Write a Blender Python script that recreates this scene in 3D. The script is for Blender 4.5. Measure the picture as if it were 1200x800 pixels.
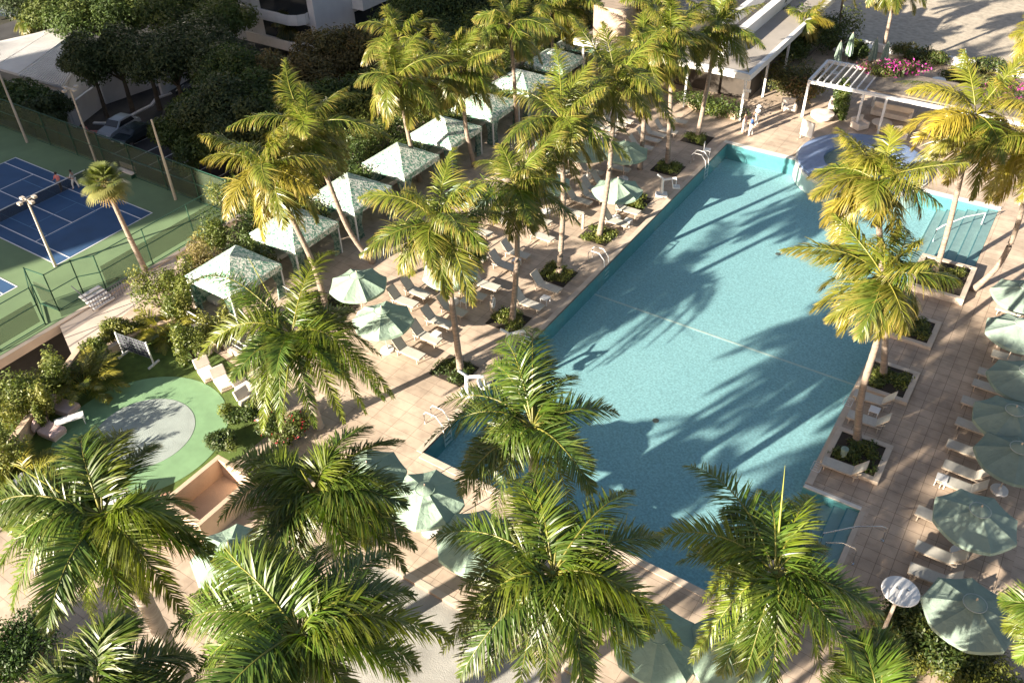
import bpy, bmesh, math, random
import numpy as np
from mathutils import Vector, Matrix
from mathutils.geometry import tessellate_polygon
random.seed(7); RNG = np.random.default_rng(7)
rad = math.radians
for o in list(bpy.data.objects): bpy.data.objects.remove(o)
SC = bpy.context.scene
COL = SC.collection

# ------------------------------------------------------------------ camera
R = np.array([[0.83744543, -0.33027733, 0.43543316],
              [0.54604878, 0.53876548, -0.64153136],
              [-0.02271309, 0.77501525, 0.63153423]])
CAM = np.array([19.755, -21.220, 30.0]); F = 1010.97
cd = bpy.data.cameras.new('camera'); cam = bpy.data.objects.new('camera', cd); COL.objects.link(cam)
M4 = Matrix([list(R[0]) + [CAM[0]], list(R[1]) + [CAM[1]], list(R[2]) + [CAM[2]], [0, 0, 0, 1]])
cam.matrix_world = M4
cd.sensor_width = 36; cd.lens = 36 * F / 1200; cd.clip_end = 1500; cd.clip_start = .5
SC.camera = cam

# ------------------------------------------------------------------ light
SUN_AZ, SUN_EL = 69.0, 17.5                      # azimuth towards which the light travels
w = bpy.data.worlds.new('World'); SC.world = w; w.use_nodes = True
wn = w.node_tree
sky = wn.nodes.new('ShaderNodeTexSky'); sky.sky_type = 'NISHITA'; sky.sun_disc = False
sky.sun_elevation = rad(SUN_EL)
sx, sy = -math.cos(rad(SUN_AZ)), -math.sin(rad(SUN_AZ))
sky.sun_rotation = math.atan2(sx, sy)
bg = wn.nodes['Background']; wb = wn.nodes.new('ShaderNodeVectorMath'); wb.operation = 'MULTIPLY'; wb.inputs[1].default_value = (1.18, .99, .90)
wn.links.new(sky.outputs[0], wb.inputs[0]); wn.links.new(wb.outputs[0], bg.inputs[0]); bg.inputs[1].default_value = 0.045
sl = bpy.data.lights.new('sun', 'SUN'); sun = bpy.data.objects.new('sun', sl); COL.objects.link(sun)
sl.energy = 5.0; sl.angle = rad(0.5); sl.color = (1.0, 0.885, 0.715)
dv = Vector((-sx * math.cos(rad(SUN_EL)), -sy * math.cos(rad(SUN_EL)), -math.sin(rad(SUN_EL))))
sun.rotation_euler = dv.to_track_quat('-Z', 'Y').to_euler()
SC.view_settings.view_transform = 'Standard'; SC.view_settings.look = 'None'
SC.view_settings.exposure = 1.98; SC.view_settings.gamma = 1
SC.view_settings.use_curve_mapping = False
SC.render.engine = 'CYCLES'
SC.cycles.max_bounces = 8; SC.cycles.transparent_max_bounces = 12

# ------------------------------------------------------------------ placing helpers
def gp(x, y, z=0.0):
    v = R @ np.array([x - 600., 400. - y, -F]); t = (z - CAM[2]) / v[2]
    return CAM + t * v
def vp(base, px):
    """point seen at px on the upright plane through base that faces the camera"""
    n = R[:, 2].copy(); n[2] = 0; n /= np.linalg.norm(n)
    v = R @ np.array([px[0] - 600., 400. - px[1], -F]); t = n.dot(np.array(base) - CAM) / n.dot(v)
    return CAM + t * v

# ------------------------------------------------------------------ materials
def new_mat(name):
    m = bpy.data.materials.new(name); m.use_nodes = True
    return m, m.node_tree, m.node_tree.nodes['Principled BSDF']
def mat(name, col, rough=.6, vary=.15, scale=3.0, bump=0.0, metal=0.0, bscale=20., spec=.5, streak=None):
    m, t, b = new_mat(name)
    tc = t.nodes.new('ShaderNodeTexCoord'); n = t.nodes.new('ShaderNodeTexNoise')
    n.inputs['Scale'].default_value = scale; n.inputs['Detail'].default_value = 5
    src = tc.outputs['Object']
    if streak:
        mp = t.nodes.new('ShaderNodeMapping'); mp.inputs['Scale'].default_value = streak
        t.links.new(src, mp.inputs[0]); src = mp.outputs[0]
    t.links.new(src, n.inputs['Vector'])
    r = t.nodes.new('ShaderNodeMapRange'); r.inputs[3].default_value = 1 - vary; r.inputs[4].default_value = 1 + vary
    r.inputs[1].default_value = .3; r.inputs[2].default_value = .7
    t.links.new(n.outputs[0], r.inputs[0])
    mx = t.nodes.new('ShaderNodeVectorMath'); mx.operation = 'MULTIPLY'; mx.inputs[0].default_value = col[:3]
    t.links.new(r.outputs[0], mx.inputs[1]); t.links.new(mx.outputs[0], b.inputs['Base Color'])
    b.inputs['Roughness'].default_value = rough; b.inputs['Metallic'].default_value = metal
    b.inputs['Specular IOR Level'].default_value = spec
    if bump:
        n2 = t.nodes.new('ShaderNodeTexNoise'); n2.inputs['Scale'].default_value = bscale; n2.inputs['Detail'].default_value = 4
        t.links.new(tc.outputs['Object'], n2.inputs['Vector'])
        bp = t.nodes.new('ShaderNodeBump'); bp.inputs['Strength'].default_value = bump; bp.inputs['Distance'].default_value = .05
        t.links.new(n2.outputs[0], bp.inputs['Height']); t.links.new(bp.outputs[0], b.inputs['Normal'])
    return m
def paver_mat(name, c1, c2, mortar, bw=1.2, bh=.6, off=0.0, rot=0.0, ms=.012, dirt=.32):
    m, t, b = new_mat(name)
    tc = t.nodes.new('ShaderNodeTexCoord'); mp = t.nodes.new('ShaderNodeMapping'); mp.inputs['Rotation'].default_value = (0, 0, rot)
    br = t.nodes.new('ShaderNodeTexBrick'); br.offset = off; br.inputs['Scale'].default_value = 1
    br.inputs['Brick Width'].default_value = bw; br.inputs['Row Height'].default_value = bh
    br.inputs['Mortar Size'].default_value = ms; br.inputs['Color1'].default_value = (*c1, 1); br.inputs['Color2'].default_value = (*c2, 1)
    br.inputs['Mortar'].default_value = (*mortar, 1); br.inputs['Mortar Smooth'].default_value = .3
    t.links.new(tc.outputs['Object'], mp.inputs[0]); t.links.new(mp.outputs[0], br.inputs['Vector'])
    prod = br.outputs['Color']
    for sc, lo, hi, a, bb in ((.35, .35, .7, 1 - dirt, 1.06), (1.6, .38, .55, 1 - dirt * .45, 1.05), (28, .3, .7, .94, 1.05)):
        n = t.nodes.new('ShaderNodeTexNoise'); n.inputs['Scale'].default_value = sc; n.inputs['Detail'].default_value = 6
        t.links.new(tc.outputs['Object'], n.inputs['Vector'])
        r = t.nodes.new('ShaderNodeMapRange'); r.inputs[1].default_value = lo; r.inputs[2].default_value = hi
        r.inputs[3].default_value = a; r.inputs[4].default_value = bb
        t.links.new(n.outputs[0], r.inputs[0])
        mx = t.nodes.new('ShaderNodeVectorMath'); mx.operation = 'MULTIPLY'
        t.links.new(prod, mx.inputs[0]); t.links.new(r.outputs[0], mx.inputs[1]); prod = mx.outputs[0]
    t.links.new(prod, b.inputs['Base Color']); b.inputs['Roughness'].default_value = .8
    bp = t.nodes.new('ShaderNodeBump'); bp.inputs['Strength'].default_value = .4; bp.inputs['Distance'].default_value = .01; bp.invert = True
    t.links.new(br.outputs['Fac'], bp.inputs['Height']); t.links.new(bp.outputs[0], b.inputs['Normal'])
    return m
def leaf_mat(name, rough=.38, trans=.32, spec=.5, tint=(1.25, 1.3, .45)):
    m, t, b = new_mat(name)
    at = t.nodes.new('ShaderNodeAttribute'); at.attribute_name = 'leafcol'
    t.links.new(at.outputs['Color'], b.inputs['Base Color']); b.inputs['Roughness'].default_value = rough
    b.inputs['Specular IOR Level'].default_value = spec
    tr = t.nodes.new('ShaderNodeBsdfTranslucent')
    mx = t.nodes.new('ShaderNodeVectorMath'); mx.operation = 'MULTIPLY'; mx.inputs[1].default_value = tint
    t.links.new(at.outputs['Color'], mx.inputs[0]); t.links.new(mx.outputs[0], tr.inputs[0])
    ms = t.nodes.new('ShaderNodeMixShader'); ms.inputs[0].default_value = trans
    t.links.new(b.outputs[0], ms.inputs[1]); t.links.new(tr.outputs[0], ms.inputs[2])
    t.links.new(ms.outputs[0], t.nodes['Material Output'].inputs[0])
    return m
def cloth_mat(name, col, trans=.35, vary=.08, pattern=None, pscale=3.0):
    m, t, b = new_mat(name)
    tc = t.nodes.new('ShaderNodeTexCoord'); n = t.nodes.new('ShaderNodeTexNoise'); n.inputs['Scale'].default_value = 2.5; n.inputs['Detail'].default_value = 5
    t.links.new(tc.outputs['Object'], n.inputs['Vector'])
    r = t.nodes.new('ShaderNodeMapRange'); r.inputs[1].default_value = .3; r.inputs[2].default_value = .7
    r.inputs[3].default_value = 1 - vary; r.inputs[4].default_value = 1 + vary; t.links.new(n.outputs[0], r.inputs[0])
    mx = t.nodes.new('ShaderNodeVectorMath'); mx.operation = 'MULTIPLY'; mx.inputs[0].default_value = col
    t.links.new(r.outputs[0], mx.inputs[1]); out = mx.outputs[0]
    if pattern:
        n2 = t.nodes.new('ShaderNodeTexNoise'); n2.inputs['Scale'].default_value = pscale; n2.inputs['Detail'].default_value = 3; n2.inputs['Distortion'].default_value = 2.2
        t.links.new(tc.outputs['Object'], n2.inputs['Vector'])
        cr = t.nodes.new('ShaderNodeValToRGB'); cr.color_ramp.elements[0].position = .46; cr.color_ramp.elements[1].position = .54
        t.links.new(n2.outputs[0], cr.inputs[0])
        mm = t.nodes.new('ShaderNodeMix'); mm.data_type = 'RGBA'; mm.inputs['B'].default_value = (*pattern, 1)
        t.links.new(cr.outputs[0], mm.inputs['Factor']); t.links.new(out, mm.inputs['A']); out = mm.outputs['Result']
    oi = t.nodes.new('ShaderNodeObjectInfo'); rr = t.nodes.new('ShaderNodeMapRange'); rr.inputs[3].default_value = .86; rr.inputs[4].default_value = 1.1; t.links.new(oi.outputs['Random'], rr.inputs[0])
    m3 = t.nodes.new('ShaderNodeVectorMath'); m3.operation = 'MULTIPLY'; t.links.new(out, m3.inputs[0]); t.links.new(rr.outputs[0], m3.inputs[1]); out = m3.outputs[0]
    n3 = t.nodes.new('ShaderNodeTexNoise'); n3.inputs['Scale'].default_value = 3.2; n3.inputs['Detail'].default_value = 3; n3.inputs['Distortion'].default_value = 1.0; t.links.new(tc.outputs['Object'], n3.inputs['Vector'])
    b3 = t.nodes.new('ShaderNodeBump'); b3.inputs['Strength'].default_value = .45; b3.inputs['Distance'].default_value = .08; t.links.new(n3.outputs[0], b3.inputs['Height']); t.links.new(b3.outputs[0], b.inputs['Normal'])
    t.links.new(out, b.inputs['Base Color']); b.inputs['Roughness'].default_value = .85; b.inputs['Specular IOR Level'].default_value = .2
    tr = t.nodes.new('ShaderNodeBsdfTranslucent'); t.links.new(out, tr.inputs[0])
    ms = t.nodes.new('ShaderNodeMixShader'); ms.inputs[0].default_value = trans
    t.links.new(b.outputs[0], ms.inputs[1]); t.links.new(tr.outputs[0], ms.inputs[2])
    t.links.new(ms.outputs[0], t.nodes['Material Output'].inputs[0])
    return m

M = {}
M['deck'] = paver_mat('deck_pavers', (.63, .505, .395), (.57, .45, .35), (.33, .25, .19), 1.2, .6, 0, 0)
M['deckr'] = paver_mat('deck_pavers_side', (.58, .455, .35), (.53, .41, .315), (.24, .175, .13), .62, .62, 0, 0, .012, .3)
M['concrete'] = mat('grey_concrete', (.39, .38, .35), .85, .25, .7, .3)
M['coping'] = mat('coping', (.58, .49, .40), .7, .1, 2)
M['copingw'] = mat('coping_light', (.75, .72, .66), .6, .06, 2)
M['copingd'] = mat('coping_dark', (.16, .13, .11), .7, .2, 2)
M['tan'] = mat('tan_stucco', (.60, .45, .33), .85, .1, 1.2, .2)
M['beige'] = mat('beige_stucco', (.55, .47, .40), .85, .12, .8, .2)
M['white'] = mat('white_paint', (.78, .77, .75), .5, .05, 2)
M['stuccow'] = mat('white_stucco', (.66, .66, .67), .8, .1, .4)
M['metalw'] = mat('white_metal', (.74, .74, .74), .35, .04, 3)
M['steel'] = mat('brushed_steel', (.6, .6, .6), .25, .05, 3, metal=.9)
M['sling'] = mat('lounger_sling', (.52, .50, .45), .75, .07, 6)
M['frame'] = mat('lounger_frame', (.50, .42, .34), .5, .08, 6)
M['pinkcush'] = mat('pink_cushion', (.62, .45, .43), .85, .08, 3)
M['cush'] = mat('cream_cushion', (.76, .68, .60), .85, .08, 3)
M['pole'] = mat('light_pole', (.50, .44, .38), .5, .12, 1.2)
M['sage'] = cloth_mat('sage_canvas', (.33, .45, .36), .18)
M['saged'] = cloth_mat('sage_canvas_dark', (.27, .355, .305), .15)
M['cabroof'] = cloth_mat('cabana_print', (.78, .80, .73), .12, .05, (.16, .33, .25), 3.4)
M['cabcurtain'] = cloth_mat('cabana_curtain', (.52, .62, .55), .25, .05, (.13, .27, .22), 3.0)
M['green'] = mat('court_green', (.155, .235, .12), .8, .12, .5)
M['blue'] = mat('court_blue', (.035, .095, .21), .75, .14, .5)
M['line'] = mat('court_line', (.75, .76, .78), .7, .05, 3)
M['putt'] = mat('putting_surface', (.20, .35, .185), .9, .1, 1.5, .3, bscale=60)
M['puttin'] = mat('putting_oval', (.33, .38, .36), .9, .12, 1.5, .3)
M['lawn'] = mat('lawn_turf', (.10, .155, .03), .95, .3, 2.0, .8, bscale=40)
M['asphalt'] = mat('asphalt', (.045, .044, .045), .9, .3, .6, .2)
M['earth'] = mat('earth', (.035, .035, .022), .95, .35, .5, .4)
M['soil'] = mat('soil', (.045, .035, .025), .95, .3, 2, .5)
M['fence'] = mat('fence_green', (.015, .07, .045), .5, .1, 2)
M['trunkg'] = mat('palm_trunk_grey', (.26, .205, .165), .85, .3, 2.2, .6, bscale=9, streak=(1, 1, 6))
M['trunkr'] = mat('palm_trunk_smooth', (.36, .31, .265), .8, .22, 2.0, .3, bscale=6, streak=(1, 1, 5))
M['shaft'] = mat('crownshaft', (.16, .23, .05), .45, .15, 3)
M['bark'] = mat('bark', (.09, .07, .05), .9, .3, 4, .6)
M['leafpalm'] = leaf_mat('palm_leaf', .36, .27, .6)
M['leafdark'] = leaf_mat('palm_leaf_glossy', .37, .26, .6)
M['leafbush'] = leaf_mat('shrub_leaf', .5, .25)
M['leaftree'] = leaf_mat('tree_leaf', .6, .15, .3)
M['rachis'] = mat('rachis', (.34, .34, .06), .5, .15, 4)
M['skin'] = mat('skin', (.45, .27, .19), .6, .05, 5)
M['hair'] = mat('hair_dark', (.03, .02, .015), .6, .1, 5)
M['cwhite'] = mat('cloth_white', (.75, .73, .70), .85, .05, 5)
M['cpink'] = mat('cloth_pink', (.60, .20, .20), .85, .05, 5)
M['cblue'] = mat('cloth_blue', (.03, .10, .30), .85, .05, 5)
M['cdark'] = mat('cloth_dark', (.05, .05, .07), .85, .05, 5)
M['spablue'] = mat('spa_tile_blue', (.20, .28, .46), .45, .12, 3)
M['orange'] = mat('timber', (.42, .22, .10), .6, .1, 5)
M['glassd'] = mat('dark_glass', (.02, .025, .03), .08, .05, 2)
M['black'] = mat('black_rubber', (.02, .02, .02), .6, .1, 3)
M['carw'] = mat('car_silver', (.55, .57, .60), .25, .03, 2, metal=.3)
M['card'] = mat('car_dark', (.03, .045, .055), .25, .03, 2, metal=.3)
M['roofw'] = mat('ribbed_roof', (.62, .61, .60), .5, .1, .5)
M['rooft'] = mat('flat_roof_grey', (.34, .31, .28), .8, .14, .5, .2)
M['gravel'] = mat('roof_gravel', (.43, .38, .31), .95, .22, 2.2, .6, bscale=12)
M['thatch'] = mat('brown_roofing', (.20, .17, .14), .95, .3, 3, .5)
M['brick'] = mat('terracotta_chips', (.42, .24, .17), .9, .25, 6)
M['ringw'] = mat('trim_white', (.42, .48, .45), .6, .05, 3)
M['pooltile'] = None

# ------------------------------------------------------------------ mesh helpers
class MB:
    def __init__(s): s.v = []; s.f = []; s.mi = []
    def add(s, vs, fs, mi=0):
        k = len(s.v); s.v += [tuple(map(float, v)) for v in vs]; s.f += [tuple(i + k for i in f) for f in fs]; s.mi += [mi] * len(fs)
    def box(s, c, d, rz=0, mi=0, M3=None):
        x, y, z = d[0] / 2, d[1] / 2, d[2] / 2
        vs = [Vector(p) for p in ((-x, -y, -z), (x, -y, -z), (x, y, -z), (-x, y, -z), (-x, -y, z), (x, -y, z), (x, y, z), (-x, y, z))]
        Q = M3 if M3 is not None else Matrix.Rotation(rz, 3, 'Z')
        s.add([Q @ v + Vector(c) for v in vs], [(0, 3, 2, 1), (4, 5, 6, 7), (0, 1, 5, 4), (1, 2, 6, 5), (2, 3, 7, 6), (3, 0, 4, 7)], mi)
    def bar(s, a, b, wd, ht=None, mi=0):
        a = Vector(a); b = Vector(b); ht = ht or wd; d = b - a; L = d.length
        if L < 1e-5: return
        q = d.to_track_quat('X', 'Z').to_matrix()
        s.box((a + b) / 2, (L, wd, ht), M3=q, mi=mi)
    def tube(s, pts, rs, n=8, mi=0, cap=True):
        pts = [Vector(p) for p in pts]; k = len(pts)
        if not hasattr(rs, '__len__'): rs = [rs] * k
        vs = []; ref = Vector((0, 0, 1))
        for i, p in enumerate(pts):
            t = (pts[min(i + 1, k - 1)] - pts[max(i - 1, 0)]).normalized()
            u = t.cross(ref)
            if u.length < .05: u = t.cross(Vector((1, 0, 0)))
            u.normalize(); vv = t.cross(u)
            for j in range(n):
                a = 2 * math.pi * j / n; vs.append(p + (u * math.cos(a) + vv * math.sin(a)) * rs[i])
        fs = [(i * n + j, i * n + (j + 1) % n, (i + 1) * n + (j + 1) % n, (i + 1) * n + j) for i in range(k - 1) for j in range(n)]
        if cap: fs += [tuple(range(n - 1, -1, -1)), tuple((k - 1) * n + j for j in range(n))]
        s.add(vs, fs, mi)
    def lathe(s, c, prof, n=24, mi=0):
        vs = [(c[0] + r * math.cos(2 * math.pi * j / n), c[1] + r * math.sin(2 * math.pi * j / n), c[2] + z) for r, z in prof for j in range(n)]
        k = len(prof)
        fs = [(i * n + j, i * n + (j + 1) % n, (i + 1) * n + (j + 1) % n, (i + 1) * n + j) for i in range(k - 1) for j in range(n)]
        s.add(vs, fs, mi)
    def prism(s, poly, z0, z1, mi=0, holes=()):
        loops = [[Vector((p[0], p[1], 0)) for p in poly]] + [[Vector((p[0], p[1], 0)) for p in h] for h in holes]
        tris = tessellate_polygon(loops); flat = [p for l in loops for p in l]; n = len(flat)
        vs = [(p.x, p.y, z1) for p in flat] + [(p.x, p.y, z0) for p in flat]
        fs = []
        for t in tris:
            a, b, c = [flat[i] for i in t]
            if (b - a).cross(c - a).z < 0: t = (t[0], t[2], t[1])
            fs.append(tuple(t)); fs.append((t[2] + n, t[1] + n, t[0] + n))
        k = 0
        for l in loops:
            m = len(l)
            for i in range(m): fs.append((k + i, k + (i + 1) % m, k + (i + 1) % m + n, k + i + n))
            k += m
        s.add(vs, fs, mi)
    def build(s, name, m, parent=None, smooth=False, bevel=0, loc=None):
        me = bpy.data.meshes.new(name); me.from_pydata(s.v, [], s.f)
        ms = m if isinstance(m, (list, tuple)) else [m]
        for x in ms: me.materials.append(x)
        if len(ms) > 1: me.polygons.foreach_set('material_index', s.mi)
        bm = bmesh.new(); bm.from_mesh(me); bmesh.ops.recalc_face_normals(bm, faces=bm.faces)
        if smooth:
            for f in bm.faces: f.smooth = True
        bm.to_mesh(me); bm.free()
        if smooth: me.set_sharp_from_angle(angle=rad(40))
        o = bpy.data.objects.new(name, me); COL.objects.link(o)
        if parent is not None: o.parent = parent
        if loc is not None: o.location = loc
        if bevel:
            b = o.modifiers.new('bevel', 'BEVEL'); b.width = bevel; b.segments = 2; b.limit_method = 'ANGLE'
        return o
def tag(o, label=None, cat=None, group=None, kind=None):
    if label: o['label'] = label
    if cat: o['category'] = cat
    if group: o['group'] = group
    if kind: o['kind'] = kind
    return o
def empty(name, loc, rz=0, label=None, cat=None, group=None):
    o = bpy.data.objects.new(name, None); COL.objects.link(o); o.location = [float(q) for q in loc]; o.rotation_euler = (0, 0, rz)
    o.empty_display_size = .3
    return tag(o, label, cat, group)
def dup(root, loc, rz, label, name=None, group=None):
    r = root.copy(); COL.objects.link(r); r.location = [float(q) for q in loc]; r.rotation_euler = (0, 0, rz); r['label'] = label
    if group: r['group'] = group
    for ch in list(root.children):
        c = ch.copy(); COL.objects.link(c); c.parent = r
        for g in list(ch.children):
            d = g.copy(); COL.objects.link(d); d.parent = c
    return r
def struct(name, mb, m, kind='structure', **k):
    return tag(mb.build(name, m, **k), kind=kind)
def ordinal(n):
    return ['first', 'second', 'third', 'fourth', 'fifth', 'sixth', 'seventh', 'eighth', 'ninth', 'tenth', 'eleventh', 'twelfth', 'thirteenth',
            'fourteenth', 'fifteenth', 'sixteenth', 'seventeenth', 'eighteenth', 'nineteenth', 'twentieth'][n]

def nth(n):
    if n < 20: return ordinal(n)
    t_, u_ = divmod(n + 1, 10); w_ = {2: 'twenty', 3: 'thirty', 4: 'forty', 5: 'fifty'}[t_]
    return w_ + '-' + ordinal(u_ - 1) if u_ else {'twenty': 'twentieth', 'thirty': 'thirtieth', 'forty': 'fortieth', 'fifty': 'fiftieth'}[w_]
def quadmesh(name, V, Q, colr, m, parent=None):
    """fast mesh of quads with a per-vertex leaf colour"""
    me = bpy.data.meshes.new(name); nv = len(V); nq = len(Q)
    me.vertices.add(nv); me.vertices.foreach_set('co', np.asarray(V, np.float32).ravel())
    me.loops.add(nq * 4); me.loops.foreach_set('vertex_index', np.asarray(Q, np.int32).ravel())
    me.polygons.add(nq); me.polygons.foreach_set('loop_start', np.arange(0, nq * 4, 4, dtype=np.int32))
    me.polygons.foreach_set('loop_total', np.full(nq, 4, np.int32))
    me.update(calc_edges=True)
    a = me.color_attributes.new('leafcol', 'FLOAT_COLOR', 'POINT')
    c4 = np.ones((nv, 4), np.float32); c4[:, :3] = colr; a.data.foreach_set('color', c4.ravel())
    me.materials.append(m)
    o = bpy.data.objects.new(name, me); COL.objects.link(o)
    if parent is not None: o.parent = parent
    return o

# ------------------------------------------------------------------ palms
def nrm(a): return a / np.maximum(np.linalg.norm(a, axis=-1, keepdims=True), 1e-9)
def frond(B, P1, T, n=55, ll=.75, wl=.05, grav=.8, col=(.1, .16, .03), tipc=None, plum=0.0, wind=(0, 0), segs=3, start=.12, rach=.03, wave=0.0, tipang=28, irr=1.0):
    """returns V, Q, C for a pinnate frond along a quadratic bezier"""
    B, P1, T = map(lambda q: np.asarray(q, float), (B, P1, T))
    def bz(t): t = t[:, None]; return (1 - t) ** 2 * B + 2 * t * (1 - t) * P1 + t * t * T
    def bd(t): t = t[:, None]; return 2 * (1 - t) * (P1 - B) + 2 * t * (T - P1)
    t = start + (1 - start) * (np.arange(n) + RNG.uniform(-.3, .3, n)) / n; t = np.clip(t, start, .995)
    C = bz(t); Tg = nrm(bd(t))
    up = np.array([0, 0, 1.]); S = np.cross(Tg, up)
    bad = np.linalg.norm(S, axis=1) < .15
    hs = np.cross(nrm((T - B)[None] * np.array([1, 1, 0.]))[0], up); S[bad] = hs; S = nrm(S)
    tw = RNG.uniform(-.35, .35) + wave * np.sin(t * 3)
    Nn = nrm(np.cross(S, Tg)); S2 = S * np.cos(tw)[:, None] + Nn * np.sin(tw)[:, None] if np.ndim(tw) else S * math.cos(tw) + Nn * math.sin(tw)
    Nn = nrm(np.cross(S2, Tg))
    Vs, Qs, Cs = [], [], []; k = 0
    prof = np.clip(np.sin(np.pi * np.clip(.18 + .80 * t, 0, 1)), .1, 1) ** .7
    for sg in (-1, 1):
        L = ll * prof * RNG.uniform(.85, 1.12, n)
        ang = np.radians(68 - (68 - tipang) * t + RNG.normal(0, 5, n))
        lift = RNG.uniform(-plum, plum, n) + .18
        d = Tg * np.cos(ang)[:, None] + (S2 * sg * np.cos(lift)[:, None] + Nn * np.sin(lift)[:, None]) * np.sin(ang)[:, None]
        d = nrm(d); wv = nrm(Tg - d * (Tg * d).sum(1, keepdims=True))
        wv = nrm(wv + Nn * RNG.uniform(-.5, .5, (n, 1)))
        p = C.copy(); g = grav * RNG.uniform(.7, 1.3, n)
        ww = wl * RNG.uniform(.8, 1.2, n)
        cl = np.sin(t * RNG.uniform(9, 16) + RNG.uniform(0, 6)) * .22 * irr; g = g * (1 + cl * 1.6); d = nrm(d + Nn * cl[:, None] * .5 + RNG.normal(0, .05 * irr + .02, (n, 3)))
        rows = []
        widths = [.6, 1., .75, .08] if segs == 3 else [.7, 1., .08]
        for j in range(segs + 1):
            hw = (ww * widths[j] * .5)[:, None]
            rows.append(p - wv * hw); rows.append(p + wv * hw)
            dd = d.copy(); dd[:, 2] -= g * (j + .6) / segs; dd[:, 0] += wind[0] * (j + .5) / segs; dd[:, 1] += wind[1] * (j + .5) / segs
            dd = nrm(dd); p = p + dd * (L / segs)[:, None]
        V = np.stack(rows, 1)                                   # n, 2*(segs+1), 3
        m = 2 * (segs + 1); base = k + np.arange(n)[:, None] * m
        for j in range(segs): Qs.append(base + np.array([[2 * j, 2 * j + 1, 2 * j + 3, 2 * j + 2]]))
        Vs.append(V.reshape(-1, 3)); k += n * m
        cb = np.array(col)[None, None] * RNG.uniform(.78, 1.22, (n, 1, 1)) * np.ones((n, m, 1))
        if tipc is not None:
            f = np.linspace(0, 1, segs + 1).repeat(2)[None, :, None] ** 1.5 * np.clip(RNG.uniform(-.2, 1.0, (n, 1, 1)) + (t[:, None, None] - .5) * .5, 0, 1)
            cb = cb * (1 - f) + np.array(tipc)[None, None] * f
        Cs.append(cb.reshape(-1, 3))
    # rachis : 4-sided tapering rod
    tt = np.linspace(0, 1, 12); Cc = bz(tt); Tt = nrm(bd(tt)); Sx = np.cross(Tt, up); Sx[np.linalg.norm(Sx, axis=1) < .15] = hs; Sx = nrm(Sx); Nx = nrm(np.cross(Sx, Tt))
    rr = (rach * (1.25 - 1.1 * tt))[:, None]
    V = np.stack([Cc - Sx * rr, Cc + Nx * rr, Cc + Sx * rr, Cc - Nx * rr], 1).reshape(-1, 3)
    q = [[4 * i + j, 4 * i + (j + 1) % 4, 4 * i + 4 + (j + 1) % 4, 4 * i + 4 + j] for i in range(11) for j in range(4)]
    Vs.append(V); Qs.append(np.array(q) + k); k += len(V)
    rc = np.array(col) * .5 + np.array((.42, .36, .08)) * .5
    Cs.append(np.tile(rc, (len(V), 1)))
    return np.concatenate(Vs), np.concatenate(Qs), np.concatenate(Cs)
def spear(B, T, r=.05, col=(.35, .36, .07)):
    B = np.array(B); T = np.array(T); d = nrm((T - B)[None])[0]; s = nrm(np.cross(d, [0.3, .5, .1])[None])[0]; n = np.cross(d, s)
    V = []; 
    for i, (f, k) in enumerate(((0, 1), (.5, .8), (1, .12))):
        p = B + (T - B) * f
        V += [p - s * r * k, p + n * r * k, p + s * r * k, p - n * r * k]
    Q = [[4 * i + j, 4 * i + (j + 1) % 4, 4 * i + 4 + (j + 1) % 4, 4 * i + 4 + j] for i in range(2) for j in range(4)]
    return np.array(V), np.array(Q), np.tile(np.array(col), (12, 1))
def join(parts):
    Vs, Qs, Cs = [], [], []; k = 0
    for V, Q, C in parts: Vs.append(V); Qs.append(Q + k); Cs.append(C); k += len(V)
    return np.concatenate(Vs), np.concatenate(Qs), np.concatenate(Cs)
def trunk_mesh(pts, r0, r1, flare=1.35, rings=True, n=10):
    """tapering trunk along a smooth curve through pts, with leaf-scar rings"""
    P = [np.array(p, float) for p in pts]
    def cr(i, t):
        a, b, c, d = P[max(i - 1, 0)], P[i], P[i + 1], P[min(i + 2, len(P) - 1)]
        return .5 * ((2 * b) + (c - a) * t + (2 * a - 5 * b + 4 * c - d) * t * t + (3 * b - a - 3 * c + d) * t ** 3)
    out = []; K = 14
    for i in range(len(P) - 1):
        for j in range(K): out.append(cr(i, j / K))
    out.append(P[-1]); m = len(out); rs = []
    for i in range(m):
        f = i / (m - 1); r = r0 + (r1 - r0) * f + r0 * (flare - 1) * math.exp(-f * 14)
        if rings and i % 2: r *= 1.06
        rs.append(r)
    mb = MB(); mb.tube(out, rs, n); return mb
COCO = dict(n=92, ll=1.2, wl=.05, grav=1.2, plum=.16, irr=1.8)
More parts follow.
